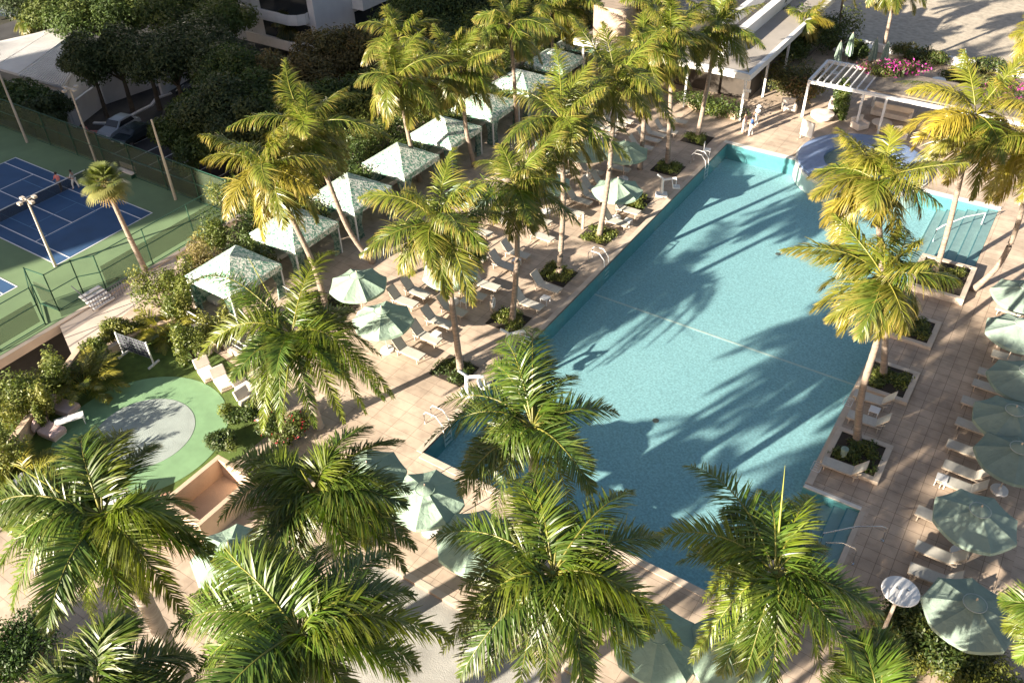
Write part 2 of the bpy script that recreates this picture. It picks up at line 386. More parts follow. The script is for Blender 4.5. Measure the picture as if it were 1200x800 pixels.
def coconut(name, base, mid, crown, label, nf=22, L=4.6, yel=.3, seed=0, group='coconut palms around the pool', r=.17, wind=(.25, .25), zb=0.0, lo=-50, hi=80, dark=1.0):
    B0 = gp(*base, zb) if len(base) == 2 else np.array(base, float)
    C0 = vp(B0, crown) if len(crown) == 2 else np.array(crown, float)
    pts = [B0]
    for mpx in (mid or []): pts.append(vp(B0, mpx))
    pts.append(C0)
    root = empty(name, B0, 0, label, 'palm tree', group)
    loc = [p - B0 for p in pts]
    trunk_mesh([tuple(p) for p in loc], r, r * .72).build('trunk', M['trunkg'], root, smooth=True)
    parts = []; top = C0 - B0; ga = 2.39996
    rs = random.Random(seed); nf = int(nf * 1.0)
    for i in range(nf):
        u = (i + .5) / nf; az = i * ga + rs.uniform(-.45, .45) + seed
        if rs.random() < .1: continue
        el = rad(hi - (hi - lo) * u ** .85 + rs.uniform(-12, 12)); Lf = L * rs.uniform(.75, 1.18) * (.78 + .22 * math.sin(math.pi * min(1, u + .2))) * (.78 if u < .14 else 1)
        a = np.array([math.cos(az), math.sin(az), 0]); up = np.array([0, 0, 1.])
        d0 = a * math.cos(el) + up * math.sin(el); el2 = el - rad(rs.uniform(62, 88) * (1 - .28 * (1 - u)) * (.55 if u < .15 else 1)); el2 = max(el2, rad(-84))
        d1 = a * math.cos(el2) + up * math.sin(el2)
        sd_ = np.array([-math.sin(az), math.cos(az), 0]) * rs.uniform(-.22, .22) * Lf
        P1 = top + d0 * Lf * .48 - sd_ * .5; T = P1 + d1 * Lf * .55 + sd_ + np.array([wind[0], wind[1], 0]) * .9
        y = min(1, max(0, yel * (.62 if yel < .5 else .9) * rs.uniform(.1, 1.5) + (u - .7) * .35))
        c = np.array((.080, .130, .014)) * (1 - y) + np.array((.36, .285, .030)) * y
        if u < .2: c = c * .6 + np.array((.17, .21, .02)) * .4
        c = c * dark * rs.uniform(.85, 1.12)
        parts.append(frond(top + d0 * .15, P1, T, col=c, tipc=(.45, .33, .09), wind=(wind[0] * .9, wind[1] * .9), rach=.035, **COCO))
    quadmesh('crown', *join(parts), M['leafpalm'], root)
    if nf > 14:
        mb = MB()
        for k in range(rs.randint(4, 8)):
            a = rs.uniform(0, 6.28); c = top + np.array([math.cos(a) * .3, math.sin(a) * .3, -.35 - rs.uniform(0, .25)])
            mb.lathe(c, [(.01, -.15), (.09, -.1), (.125, 0), (.09, .1), (.01, .14)], 8)
        mb.build('coconut_cluster', mat_coco, root, smooth=True)
    return root
mat_coco = mat('coconut_husk', (.30, .20, .05), .6, .2, 4)
def royal(name, crownpx, h, tips, label, group='feather palms in front of the pool', L=None, r=.2, spears=(), base=None, dark=1.0, extra=8, seed=1, n=125, ll=1.0, lean=None):
    """tips: (px, py, droop metres below the crown) for the fronds the photo shows"""
    C0 = gp(*crownpx, h); B0 = np.array([C0[0], C0[1], 0.]) if base is None else gp(*base, 0)
    root = empty(name, B0, 0, label, 'palm tree', group); top = C0 - B0
    sh = top - np.array([0, 0, 1.3])
    trunk_mesh([(0, 0, 0), tuple(sh * .5 + np.array([.06, 0, 0])), tuple(sh)], r * 1.1, r * .85, 1.25, n=14).build('trunk', M['trunkr'], root, smooth=True)
    mb = MB(); mb.tube([sh - np.array([0, 0, .02]), sh + np.array([0, 0, .5]), top + np.array([0, 0, .1])], [r * .95, r * 1.02, r * .45], 12); mb.build('crownshaft', M['shaft'], root, smooth=True)
    rs = random.Random(seed); parts = []
    for tp in tips:
        z = h - tp[2] * .9; T = gp(crownpx[0] + 1.06 * (tp[0] - crownpx[0]), crownpx[1] + 1.06 * (tp[1] - crownpx[1]), z) - B0; D = T - top; hl = math.hypot(D[0], D[1])
        arch = tp[3] if len(tp) > 3 else .42
        P1 = top + np.array([D[0] * .45, D[1] * .45, arch * max(hl, 1.5) + max(0, D[2]) * .5])
        c = np.array((.054, .098, .010)) * rs.uniform(.65, 1.4) * dark
        if rs.random() < .35: c = c + np.array((.06, .055, .0))
        parts.append(frond(top, P1, T, n=n, ll=ll, wl=.048, grav=.6, plum=.45, col=c, tipc=(.20, .20, .04), wave=.25, rach=.035, tipang=35))
    for i in range(extra):
        az = rs.uniform(0, 6.28); el = rad(rs.uniform(-25, 35)); Lf = rs.uniform(3.2, 4.2); a = np.array([math.cos(az), math.sin(az), 0])
        P1 = top + (a * math.cos(el) + np.array([0, 0, math.sin(el)])) * Lf * .5; T = P1 + (a * math.cos(el - 1.1) + np.array([0, 0, math.sin(el - 1.1)])) * Lf * .55
        parts.append(frond(top, P1, T, n=n, ll=ll, wl=.048, grav=.38, plum=.38, col=np.array((.055, .105, .016)) * dark, tipc=(.20, .20, .04), wave=.25, rach=.04, tipang=35))
    for sp in spears: parts.append(spear(top, gp(sp[0], sp[1], h + sp[2]) - B0))
    quadmesh('crown', *join(parts), M['leafdark'], root)
    return root

# ------------------------------------------------------------------ leafy masses
def leaves(centres, radii, N, size, cols, flat=.55, shell=.55, seed=0, aspect=.55):
    rg = np.random.default_rng(seed + 11)
    centres = np.array(centres, float); radii = np.array(radii, float)
    if radii.ndim == 1: radii = np.repeat(radii[:, None], 3, 1)
    vol = (radii ** 2).sum(1); idx = rg.choice(len(centres), N, p=vol / vol.sum())
    d = nrm(rg.normal(size=(N, 3))); rr = shell + (1 - shell) * rg.random(N) ** .6; rr *= 1 + .10 * rg.normal(size=N)
    P = centres[idx] + d * radii[idx] * rr[:, None]
    nv = nrm(d * .7 + rg.normal(size=(N, 3)) * .6 + np.array([0, 0, flat]))
    u = nrm(np.cross(nv, rg.normal(size=(N, 3)))); v = np.cross(nv, u); s = size * rg.uniform(.6, 1.4, N)
    u = u * s[:, None]; v = v * (s * aspect)[:, None]
    V = np.stack([P - u, P + v * .8 - u * .1, P + u, P - v * .8 + u * .1], 1).reshape(-1, 3)
    Q = np.arange(N * 4).reshape(-1, 4)
    cols = np.array(cols); base = cols[rg.choice(len(cols), len(centres))]
    cc = base[idx] * rg.uniform(.65, 1.35, (N, 1)); mixc = cols[rg.choice(len(cols), N)]; cc = cc * .65 + mixc * .35
    return V, Q, np.repeat(cc, 4, 0)
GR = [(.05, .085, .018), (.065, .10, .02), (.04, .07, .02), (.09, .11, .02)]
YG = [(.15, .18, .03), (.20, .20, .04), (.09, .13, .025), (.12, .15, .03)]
def bush(name, x, y, z, rx, ry, h, N=1400, size=.09, cols=YG, label='', cat='shrub', group=None, seed=0, m='leafbush', flowers=None):
    rs = random.Random(seed + 5); root = empty(name, (x, y, z), 0, label, cat, group)
    cs, rr = [], []
    k = max(4, int(5 + rx * ry))
    for i in range(k):
        a = rs.uniform(0, 6.28); f = math.sqrt(rs.random()) * .75; q = rs.uniform(.35, .6)
        cs.append((math.cos(a) * f * rx, math.sin(a) * f * ry, h * rs.uniform(.35, .75))); rr.append((rx * q, ry * q, h * .38))
    V, Q, C = leaves(cs, rr, N, size, cols, seed=seed, shell=.35)
    if flowers:
        V2, Q2, C2 = leaves(cs, np.array(rr) * 1.08, int(N * flowers[1]), size * .9, [flowers[0]], seed=seed + 3, shell=.85); V, Q, C = join([(V, Q, C), (V2, Q2, C2)])
    V[:, 2] = np.maximum(V[:, 2], .03)
    quadmesh('foliage', V, Q, C, M[m], root)
    mb = MB()
    for i in range(5):
        c = cs[i % len(cs)]; mb.tube([(c[0] * .15, c[1] * .15, 0), (c[0] * .5, c[1] * .5, c[2] * .5), c], [.04, .03, .012], 5)
    mb.build('stem', M['bark'], root)
    return root
def tree(name, x, y, z, R_, H, N=5000, size=.28, cols=GR, label='', group=None, seed=0, lobes=13):
    rs = random.Random(seed + 77); root = empty(name, (x, y, z), 0, label, 'tree', group)
    cs, rr = [], []
    for i in range(lobes):
        a = i * 2.4 + rs.uniform(-.5, .5); f = math.sqrt((i + .3) / lobes) * .78
        zz = H * (.62 + .26 * (1 - f)) + rs.uniform(-.08, .1) * H; q = rs.uniform(.30, .46) * R_
        cs.append((math.cos(a) * f * R_, math.sin(a) * f * R_, zz)); rr.append((q, q, q * .8))
    V, Q, C = leaves(cs, rr, N, size, cols, seed=seed, shell=.5)
    quadmesh('crown', V, Q, C, M['leaftree'], root)
    mb = MB(); mb.tube([(0, 0, 0), (.1, .05, H * .3), (0, .1, H * .55)], [R_ * .07, R_ * .05, R_ * .035], 8)
    for c in cs[:8]: mb.tube([(0, 0.05, H * .4), (c[0] * .5, c[1] * .5, H * .55), (c[0] * .85, c[1] * .85, c[2])], [R_ * .035, R_ * .022, R_ * .01], 6)
    mb.build('trunk', M['bark'], root, smooth=True)
    return root
def areca(name, x, y, z, s, label, seed, nf=26, yel=.5, cat='palm shrub', group='clumping palms along the garden wall'):
    root = empty(name, (x, y, z), 0, label, cat, group); rs = random.Random(seed); parts = []; mb = MB()
    for i in range(nf):
        az = rs.uniform(0, 6.28); el = rad(rs.uniform(25, 82)); L = s * rs.uniform(.75, 1.15); a = np.array([math.cos(az), math.sin(az), 0])
        b = np.array([math.cos(az) * .3 * s * rs.random(), math.sin(az) * .3 * s * rs.random(), 0])
        P1 = b + (a * math.cos(el) + np.array([0, 0, math.sin(el)])) * L * .6; e2 = el - 1.3
        T = P1 + (a * math.cos(e2) + np.array([0, 0, math.sin(e2)])) * L * .55; y = yel * rs.uniform(.2, 1.5)
        c = np.array((.07, .12, .02)) * (1 - min(y, 1)) + np.array((.30, .27, .04)) * min(y, 1)
        parts.append(frond(b, P1, T, n=24, ll=.26 * s, wl=.045, grav=.4, plum=.1, col=c, rach=.018, segs=2, start=.35))
        if i < 6: mb.tube([b * .5, b * .5 + (P1 - b) * .5], [.03, .015], 5)
    quadmesh('foliage', *join(parts), M['leafpalm'], root)
    mb.build('stem', M['shaft'], root)
    return root

# ================================================================== LEVELS AND GROUND
ZC, ZP = -5.0, -8.0
mb = MB(); mb.add([(-700, -300, ZP - .3), (500, -300, ZP - .3), (500, 900, ZP - .3), (-700, 900, ZP - .3)], [(0, 1, 2, 3)])
struct('ground', mb, M['earth'])

PW, PL = 15.96, 37.64
spa_c = (9.6, 39.3); spa_r = 4.5
POOL = [(0, 0), (PW, 0), (PW, 3.75), (18.5, 3.75), (18.5, 7.44), (PW, 7.44), (PW, 29.4), (19.0, 29.4), (19.0, PL), (0, PL)]
DX0, DX1, DY0, DY1 = -22.5, 40.0, -45.0, 62.0
deck_out = [(-17, DY0), (DX1, DY0), (DX1, DY1), (-23.5, DY1), (-23.5, 5.2), (-22.2, 3.2), (-21.6, -.2), (-20.5, -4.4), (-15.2, -14.2)]
GREY = [(2.0, -40), (13.6, -40), (13.6, -6.0), (2.0, -6.0)]
# deck : body with the pool and the sunken grey terrace cut out
mb = MB(); mb.prism(deck_out, ZP - .2, 0, holes=[POOL, GREY]); struct('pool_deck', mb, M['deck'])
mb = MB()                                                     # the long walk right of the pool, laid in squarer pavers
mb.prism([(16.3, 8.0), (24.6, 8.0), (24.6, 29.0), (16.3, 29.0)], .0, .004); mb.prism([(18.86, -2), (24.6, -2), (24.6, 7.995), (18.86, 7.995)], .0, .004)
struct('side_walk', mb, M['deckr'])
mb = MB(); mb.prism(GREY, ZP - .19, -.16); struct('lower_terrace', mb, M['concrete'])
mb = MB(); mb.prism([(2.0, -6.0), (13.6, -6.0), (13.6, -5.72), (2.0, -5.72)], .002, .012); struct('terrace_edge', mb, M['coping'])

# pool basin
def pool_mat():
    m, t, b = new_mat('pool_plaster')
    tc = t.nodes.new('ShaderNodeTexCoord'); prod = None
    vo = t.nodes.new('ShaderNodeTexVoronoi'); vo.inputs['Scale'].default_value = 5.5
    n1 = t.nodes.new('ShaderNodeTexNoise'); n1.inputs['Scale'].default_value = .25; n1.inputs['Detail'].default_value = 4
    n2 = t.nodes.new('ShaderNodeTexNoise'); n2.inputs['Scale'].default_value = 9; n2.inputs['Detail'].default_value = 6  # fine colour speckle, painted in for the caustic light ripples on the floor
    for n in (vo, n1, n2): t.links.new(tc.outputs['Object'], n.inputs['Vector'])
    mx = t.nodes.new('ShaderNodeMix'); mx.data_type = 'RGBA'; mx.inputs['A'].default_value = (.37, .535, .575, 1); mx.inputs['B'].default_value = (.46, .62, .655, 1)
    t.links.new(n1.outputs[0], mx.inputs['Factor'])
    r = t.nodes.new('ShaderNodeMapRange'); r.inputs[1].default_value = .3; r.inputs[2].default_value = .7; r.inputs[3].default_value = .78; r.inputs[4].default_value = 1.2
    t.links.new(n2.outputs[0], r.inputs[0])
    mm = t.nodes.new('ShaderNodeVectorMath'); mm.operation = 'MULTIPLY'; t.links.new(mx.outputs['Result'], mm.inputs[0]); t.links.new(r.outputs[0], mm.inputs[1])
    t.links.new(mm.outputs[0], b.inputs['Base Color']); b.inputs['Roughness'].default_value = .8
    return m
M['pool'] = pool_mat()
def water_mat(name, tint, sc=2.2, st=.25):
    m, t, b = new_mat(name); out = t.nodes['Material Output']; t.nodes.remove(b)
    tr = t.nodes.new('ShaderNodeBsdfTransparent'); tr.inputs[0].default_value = (*tint, 1)
    gl = t.nodes.new('ShaderNodeBsdfGlossy'); gl.inputs['Roughness'].default_value = .06
    fr = t.nodes.new('ShaderNodeFresnel'); fr.inputs[0].default_value = 1.33
    tc = t.nodes.new('ShaderNodeTexCoord')
    n = t.nodes.new('ShaderNodeTexNoise'); n.inputs['Scale'].default_value = sc; n.inputs['Detail'].default_value = 4; n.inputs['Distortion'].default_value = .6
    t.links.new(tc.outputs['Object'], n.inputs['Vector'])
    bp = t.nodes.new('ShaderNodeBump'); bp.inputs['Strength'].default_value = st; bp.inputs['Distance'].default_value = .06
    t.links.new(n.outputs[0], bp.inputs['Height']); t.links.new(bp.outputs[0], gl.inputs['Normal']); t.links.new(bp.outputs[0], fr.inputs['Normal'])
    ms = t.nodes.new('ShaderNodeMixShader'); t.links.new(fr.outputs[0], ms.inputs[0]); t.links.new(tr.outputs[0], ms.inputs[1]); t.links.new(gl.outputs[0], ms.inputs[2])
    t.links.new(ms.outputs[0], out.inputs[0])
    ma = t.nodes.new('ShaderNodeMath'); ma.operation = 'MULTIPLY'; ma.inputs[1].default_value = .3; t.links.new(fr.outputs[0], ma.inputs[0]); t.links.new(ma.outputs[0], ms.inputs[0]); return m
M['water'] = water_mat('pool_water', (.80, .955, .97))
M['waters'] = water_mat('spa_water', (.75, .95, .97), 7, .9)
PD = -1.25
def inset(poly, d):
    """shift every edge of an axis-aligned counter-clockwise outline inwards by d"""
    n = len(poly); out = []
    for i in range(n):
        a, b, c = poly[i - 1], poly[i], poly[(i + 1) % n]; x, y = b
        for p, q in ((a, b), (b, c)):
            if abs(p[0] - q[0]) < 1e-6: x = b[0] + (-d if q[1] > p[1] else d)
            else: y = b[1] + (d if q[0] > p[0] else -d)
        out.append((x, y))
    return out
PI_ = inset(POOL, .006)
mb = MB(); n = len(PI_)
vs = [(p[0], p[1], -.02) for p in PI_] + [(p[0], p[1], PD) for p in PI_]
mb.add(vs, [(i, (i + 1) % n, (i + 1) % n + n, i + n) for i in range(n)])
mb.prism(PI_, PD - .05, PD)
M['poolwall'] = mat('pool_wall_tile', (.13, .30, .32), .5, .1, 3)
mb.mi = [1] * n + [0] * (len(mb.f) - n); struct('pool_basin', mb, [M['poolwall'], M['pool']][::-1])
M['step'] = mat('pool_step', (.36, .42, .42), .7, .08, 2)
mb = MB(); mb.add([(p[0], p[1], -.11) for p in inset(POOL, .009)], [tuple(range(n))])
struct('pool_water', mb, M['water'], kind='structure')
# coping
mb = MB()
mb.box((-.16, PL / 2 , .012), (.32, PL + .1, .024)); mb.build('x', M['coping']); x = bpy.data.objects['x']; x.name = 'pool_coping'; tag(x, kind='structure')
mb = MB(); mb.box((.012, PL / 2, -.045), (.05, PL - .04, .06)); struct('pool_edge_tile', mb, M['copingd'])
mb = MB(); mb.box((6.5, PL + .2, .012), (13.6, .38, .026)); mb.box((16.6, PL + .2, .02), (5.0, .38, .04)); mb.box((17.25, 7.44 + .1, .014), (2.55, .2, .03)); struct('pool_coping', mb, M['copingw'])
mb = MB(); mb.box((8.0, -.17, .012), (15.9, .34, .024)); mb.box((PW + .16, 18.5, .012), (.32, 21.5, .024)); mb.box((18.62, 5.6, .012), (.22, 3.6, .024)); struct('pool_coping', mb, M['coping'])
# lane line painted on the floor, climbing the wall
mb = MB(); mb.box((PW / 2, 17.0, PD + .004), (PW - .02, .13, .008)); struct('lane_line', mb, M['copingw'])
for x, y in ((8, 9), (8, 27)):
    mb = MB(); mb.lathe((x, y, PD + .01), [(.01, .012), (.16, .01), (.17, 0)], 20); tag(mb.build('floor_drain', M['copingd']), 'small dark drain in the pool floor, %s one' % ('nearer' if y < 20 else 'farther'), 'drain', 'pool floor drains')
# steps under water
mb = MB()
for k in range(5): mb.box((18.49 - .27 - k * .54, 5.6, -.16 - .2 * k - .3), (.54, 3.64, .6))
o = struct('pool_steps', mb, M['step'])
mb = MB()
for k in range(6): mb.box((18.98 - .3 - k * .6, 33.5, -.14 - .18 * k - .35), (.6, 8.16, .7))
struct('pool_steps', mb, M['step'])
M['nosing'] = mat('step_nosing', (.14, .27, .30), .6, .1, 3)
mb = MB()
for k in range(5): mb.box((18.5 - .54 * (k + 1) + .03, 5.6, -.16 - .2 * k + .004), (.06, 3.6, .006))
for k in range(6): mb.box((19.0 - .6 * (k + 1) + .03, 33.5, -.14 - .18 * k + .004), (.06, 8.1, .006))
struct('step_nosing', mb, M['nosing'])
# ------------------------------------------------------------------ spa
root = empty('spa_pool', (*spa_c, 0), 0, 'round raised blue tiled spa at the far edge of the pool', 'spa')
def ring(r0, r1, z0, z1, n=84):
    m = MB(); m.lathe((0, 0, 0), [(r1, z0), (r1, z1), (r0, z1), (r0, z0)], n); return m
ring(2.7, spa_r, -1.2, .30).build('rim', M['spablue'], root, smooth=True)
ring(spa_r, spa_r + .14, -1.2, .12).build('edge_band', M['copingw'], root, smooth=True)
m_ = MB(); m_.lathe((0, 0, 0), [(.01, .06), (2.7, .06)], 40); m_.build('water', M['waters'], root)
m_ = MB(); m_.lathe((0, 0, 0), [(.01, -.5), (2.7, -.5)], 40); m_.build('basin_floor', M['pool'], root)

# ================================================================== GARDEN WITH THE PUTTING GREEN
mb = MB(); mb.prism([(-19.2, -13.5), (-7.2, -13.5), (-7.2, -2.6), (-8.4, -.9), (-18.9, .6)], .001, .02); struct('lawn', mb, M['lawn'])
GC = (-12.62, -6.35)
mb = MB(); mb.prism([(GC[0] + 4.2 * math.cos(a * math.pi / 36), GC[1] + 4.2 * math.sin(a * math.pi / 36)) for a in range(72)], .02, .034); struct('putting_green', mb, M['putt'])
mb = MB(); mb.prism([(GC[0] + .1 + 2.45 * math.cos(a * math.pi / 36), GC[1] + .1 + 2.45 * math.sin(a * math.pi / 36)) for a in range(72)], .034, .044); struct('putting_oval', mb, M['puttin'])
mb = MB(); mb.prism([(-23.4, 5.4), (-19.1, 1.8), (-19.1, 60), (-23.4, 60)], .004, .02); struct('planting_strip', mb, M['soil'])
# garden wall with the planted strip on the podium's left edge
def wall(name, pts, th, h, m, label, z=0, cat='wall', group=None):
    mb = MB()
    for a, b in zip(pts, pts[1:]):
        a = Vector((*a, z + h / 2)); b = Vector((*b, z + h / 2)); mb.bar(a, b, th, h)
    o = mb.build(name, m, bevel=.02); return tag(o, label, cat, group)
wall('garden_wall', [(-14.4, -14.6), (-19.95, -4.3)], .35, .9, M['tan'], 'long tan retaining wall behind the pink loungers beside the putting green')
wall('garden_wall', [(-19.1, -3.3), (-18.8, -1.2), (-17.9, .9)], .3, .55, M['tan'], 'short low tan wall behind the grid game frame')
wall('garden_wall', [(-17.6, .75), (-10.2, .1)], .22, .45, M['beige'], 'low beige kerb wall between the lawn and the nearest cabana')
# clear rail on that wall
rt = empty('railing', (-17.4, .9, .45), 0, 'thin white rail above the low wall in front of the nearest cabana', 'railing')
mb = MB(); mb.bar((0, 0, .6), (6.8, -.6, .6), .05); mb.bar((0, 0, .12), (6.8, -.6, .12), .04); mb.build('rail', M['metalw'], rt)
for k in range(5): mb = MB(); mb.bar((k * 1.7, -.15 * k, -.44), (k * 1.7, -.15 * k, .6), .04); mb.build('post', M['metalw'], rt)
# tan open box (stair well) beside the green
bx = empty('stair_enclosure', (-5.85, -7.6, 0), 0, 'open topped tan box enclosure between the putting green and the big umbrella', 'enclosure')
mb = MB(); W, L, H, t = 2.5, 3.3, 1.25, .24
mb.box((-W / 2 + t / 2, 0, H / 2), (t, L, H)); mb.box((W / 2 - t / 2, 0, H / 2), (t, L, H)); mb.box((0, L / 2 - t / 2, H / 2), (W - 2 * t - .004, t, H)); mb.box((0, -L / 2 + t / 2, H / 2), (W - 2 * t - .004, t, H))
mb.build('wall', M['tan'], bx, bevel=.015); mb = MB(); mb.box((0, 0, .12), (W - 2 * t - .01, L - 2 * t - .01, .2)); mb.build('floor_panel', M['tan'], bx)
# terracotta chips
for nm, xy, lab in (('stone_chips', (-8.4, -9.6), ''),):
    mb = MB()
    for i in range(170):
        a = RNG.uniform(-1, 1); c = (xy[0] + a * 1.3 + RNG.normal() * .22, xy[1] + a * 1.9 + 0.6 + RNG.normal() * .22, .05)
        mb.box(c, (.22 * RNG.uniform(.5, 1.2), .10, .06), M3=Matrix.Rotation(RNG.uniform(0, 3), 3, 'Z') @ Matrix.Rotation(RNG.uniform(-.4, .4), 3, 'X'))
    tag(mb.build(nm, M['brick']), 'scatter of terracotta and pale stone chips beside the green', 'stones', None, 'stuff')

# ------------------------------------------------------------------ furniture builders
def make_lounger(name='sun_lounger', m='sling'):
    r = empty(name, (0, 0, 0)); ang = rad(52)
    mb = MB()
    for s in (-.31, .31): mb.bar((-.62, s, .33), (1.0, s, .33), .045, .05)
    mb.bar((1.0, -.31, .33), (1.0, .31, .33), .045, .05); mb.bar((-.62, -.31, .33), (-.62, .31, .33), .045, .05)
    mb.bar((-.3, -.28, .33), (-.75, -.28, .62), .025); mb.bar((-.3, .28, .33), (-.75, .28, .62), .025)
    mb.build('frame', M['frame'], r)
    mb = MB(); mb.add([(-.35, -.29, .355), (1.0, -.29, .355), (1.0, .29, .355), (-.35, .29, .355), (-.35, -.29, .375), (.3, -.29, .362), (1.0, -.29, .375), (1.0, .29, .375), (.3, .29, .362), (-.35, .29, .375)],
                      [(0, 3, 2, 1), (4, 5, 8, 9), (5, 6, 7, 8), (0, 1, 6, 5, 4), (3, 9, 8, 7, 2), (1, 2, 7, 6), (0, 4, 9, 3)])
    mb.build('seat', M[m], r)
    mb = MB(); c, s = math.cos(ang), math.sin(ang); a = Vector((-.35, 0, .37)); b = a + Vector((-c, 0, s)) * .82
    mb.bar(a, b, .58, .022); mb.build('backrest', M[m], r)
    mb = MB()
    for q in (-.31, .31): mb.bar(a + Vector((0, q, 0)), b + Vector((0, q, 0)), .035)
    mb.bar(b + Vector((0, -.31, 0)), b + Vector((0, .31, 0)), .035); mb.build('back_frame', M['frame'], r)
    for x in (-.5, .85):
        for q in (-.3, .3): mb = MB(); mb.bar((x, q, 0), (x, q, .31), .045); mb.build('leg', M['frame'], r)
    return r
def make_umbrella(mt, name='umbrella', Rr=1.65, h=2.15, ap=.62, base=True):
    r = empty(name, (0, 0, 0)); n = 8
    mb = MB(); rings_ = [(0.0, h + ap), (.30, h + ap - .10), (1.0, h + ap * .42), (Rr, h)]
    vs = []; fs = []
    K = 4
    for k, (rr, z) in enumerate(rings_[1:]):
        for j in range(n):
            for q in range(K):
                a0 = 2 * math.pi * j / n; a1 = 2 * math.pi * (j + 1) / n; f = q / K
                x = rr * ((1 - f) * math.cos(a0) + f * math.cos(a1)); y = rr * ((1 - f) * math.sin(a0) + f * math.sin(a1))
                sag = .095 * math.sin(math.pi * f) * (rr / Rr)
                vs.append((x, y, z - sag))
    m = n * K; vs.append((0, 0, rings_[0][1]))
    for j in range(m): fs.append((j, (j + 1) % m, 3 * m))
    for k in range(2):
        for j in range(m): fs.append((k * m + j, (k + 1) * m + j, (k + 1) * m + (j + 1) % m, k * m + (j + 1) % m))
    nv = len(vs)                                                  # valance, folded down from the edge
    for j in range(m): x, y, z = vs[2 * m + j]; vs.append((x * 1.005, y * 1.005, z - .16))
    for j in range(m): fs.append((2 * m + j, nv + j, nv + (j + 1) % m, 2 * m + (j + 1) % m))
    mb.add(vs, fs); c = mb.build('canopy', mt, r)
    so = c.modifiers.new('thickness', 'SOLIDIFY'); so.thickness = .012
    mb = MB(); mb.lathe((0, 0, 0), [(.02, h + ap + .17), (.10, h + ap + .14), (.30, h + ap + .03), (.40, h + ap - .03), (.39, h + ap - .05), (.02, h + ap + .08)], 16); v = mb.build('vent_cap', mt, c, smooth=True)
    mb = MB(); 
    for j in range(16):
        a0, a1 = 2 * math.pi * j / 16, 2 * math.pi * (j + 1) / 16
        mb.bar((.405 * math.cos(a0), .405 * math.sin(a0), h + ap - .02), (.405 * math.cos(a1), .405 * math.sin(a1), h + ap - .02), .03, .02)
    mb.build('vent_trim', M['ringw'] if mt is M['saged'] else mt, c)
    mb = MB(); mb.tube([(0, 0, 0), (0, 0, h + ap + .1)], .028, 8); mb.lathe((0, 0, 0), [(.01, h + ap + .30), (.04, h + ap + .24), (.02, h + ap + .15)], 8); mb.build('pole', M['frame'], r)
    for j in range(8):
        a = 2 * math.pi * j / 8; mb = MB(); mb.bar((.05 * math.cos(a), .05 * math.sin(a), h + ap - .04), (Rr * .97 * math.cos(a), Rr * .97 * math.sin(a), h - .02), .022); mb.build('rib', M['frame'], r)
    if base: mb = MB(); mb.lathe((0, 0, 0), [(.01, .12), (.06, .3), (.07, .12), (.36, .10), (.38, .0)], 20); mb.build('base', M['metalw'], r, smooth=True)
    return r
def make_folded(name='folded_umbrella', mt=None):
    r = empty(name, (0, 0, 0)); mb = MB(); n = 16; vs = []; prof = [(2.75, .03), (2.6, .09), (2.2, .17), (1.5, .24), (1.0, .27), (.8, .25)]
    for z, rr in prof:
        for j in range(n): a = 2 * math.pi * j / n; q = rr * (1 + .28 * (-1) ** j); vs.append((q * math.cos(a), q * math.sin(a), z))
    mb.add(vs, [(i * n + j, i * n + (j + 1) % n, (i + 1) * n + (j + 1) % n, (i + 1) * n + j) for i in range(len(prof) - 1) for j in range(n)])
    mb.build('canopy', mt, r); mb = MB(); mb.tube([(0, 0, 0), (0, 0, 2.85)], .03, 8); mb.build('pole', M['frame'], r)
    mb = MB(); mb.lathe((0, 0, 0), [(.01, .1), (.33, .1), (.35, 0)], 16); mb.build('base', M['metalw'], r)
    return r
def make_side_table(name='side_table', m='metalw'):
    r = empty(name, (0, 0, 0)); mb = MB(); mb.box((0, 0, .42), (.48, .48, .03)); mb.build('top', M[m], r, bevel=.006)
    for x in (-.2, .2):
        for y in (-.2, .2): mb = MB(); mb.box((x, y, .2), (.035, .035, .40)); mb.build('leg', M[m], r)
    return r

# ------------------------------------------------------------------ umbrellas
LG, LS = 'sage green parasols', None
umb = make_umbrella(M['sage']); first = [True]
def place(proto, used, loc, rz, label, cat, group):
    if not used[0]:
        proto.location = [float(q) for q in loc]; proto.rotation_euler = (0, 0, rz); tag(proto, label, cat, group); used[0] = True; return proto
    o = dup(proto, loc, rz, label, group=group); o['category'] = cat; return o
UM = [((418, 322), 'open sage green parasol nearest the second cabana, second in the left rows'),
      ((447, 363), 'open sage green parasol at the near end of the left lounger rows'),
      ((527, 308), 'open sage green parasol behind the broad crowned palm, third in the left rows'),
      ((551, 216), 'sage green parasol peeking between two palm crowns on the left rows'),
      ((640, 205), 'shaded sage green parasol under palm fronds in the middle of the left rows'),
      ((724, 212), 'sage green parasol close to the pool edge beside a planted bed, left deck'),
      ((652, 160), 'far sage green parasol hidden by palm fronds, at the cabana side'),
      ((690, 166), 'far sage green parasol hidden behind palm fronds in the middle of the far rows'),
      ((733, 168), 'farthest sage green parasol of the left rows, beside a pale palm trunk'),
      ((498, 572), 'big sage green parasol at the near left corner of the pool'),
      ((430, 545), 'sage green parasol half hidden by fronds left of the pool corner parasol'),
      ((556, 622), 'sage green parasol under the feather palm at the near pool edge'),
      ((268, 640), 'pale sunlit sage green parasol beside the tan box enclosure'),
      ((772, 742), 'sage green parasol at the bottom edge, left one of the pair'),
      ((858, 752), 'sage green parasol at the bottom edge, right one of the pair')]
for i, (px, lab) in enumerate(UM):
    P = gp(*px, 2.77); place(umb, [not first[0]] if i else [False], (P[0], P[1], -.16 if i in () else 0), .2 + i * .37, lab, 'parasol', LG)
    first[0] = False
umd = make_umbrella(M['saged']); ud = [False]
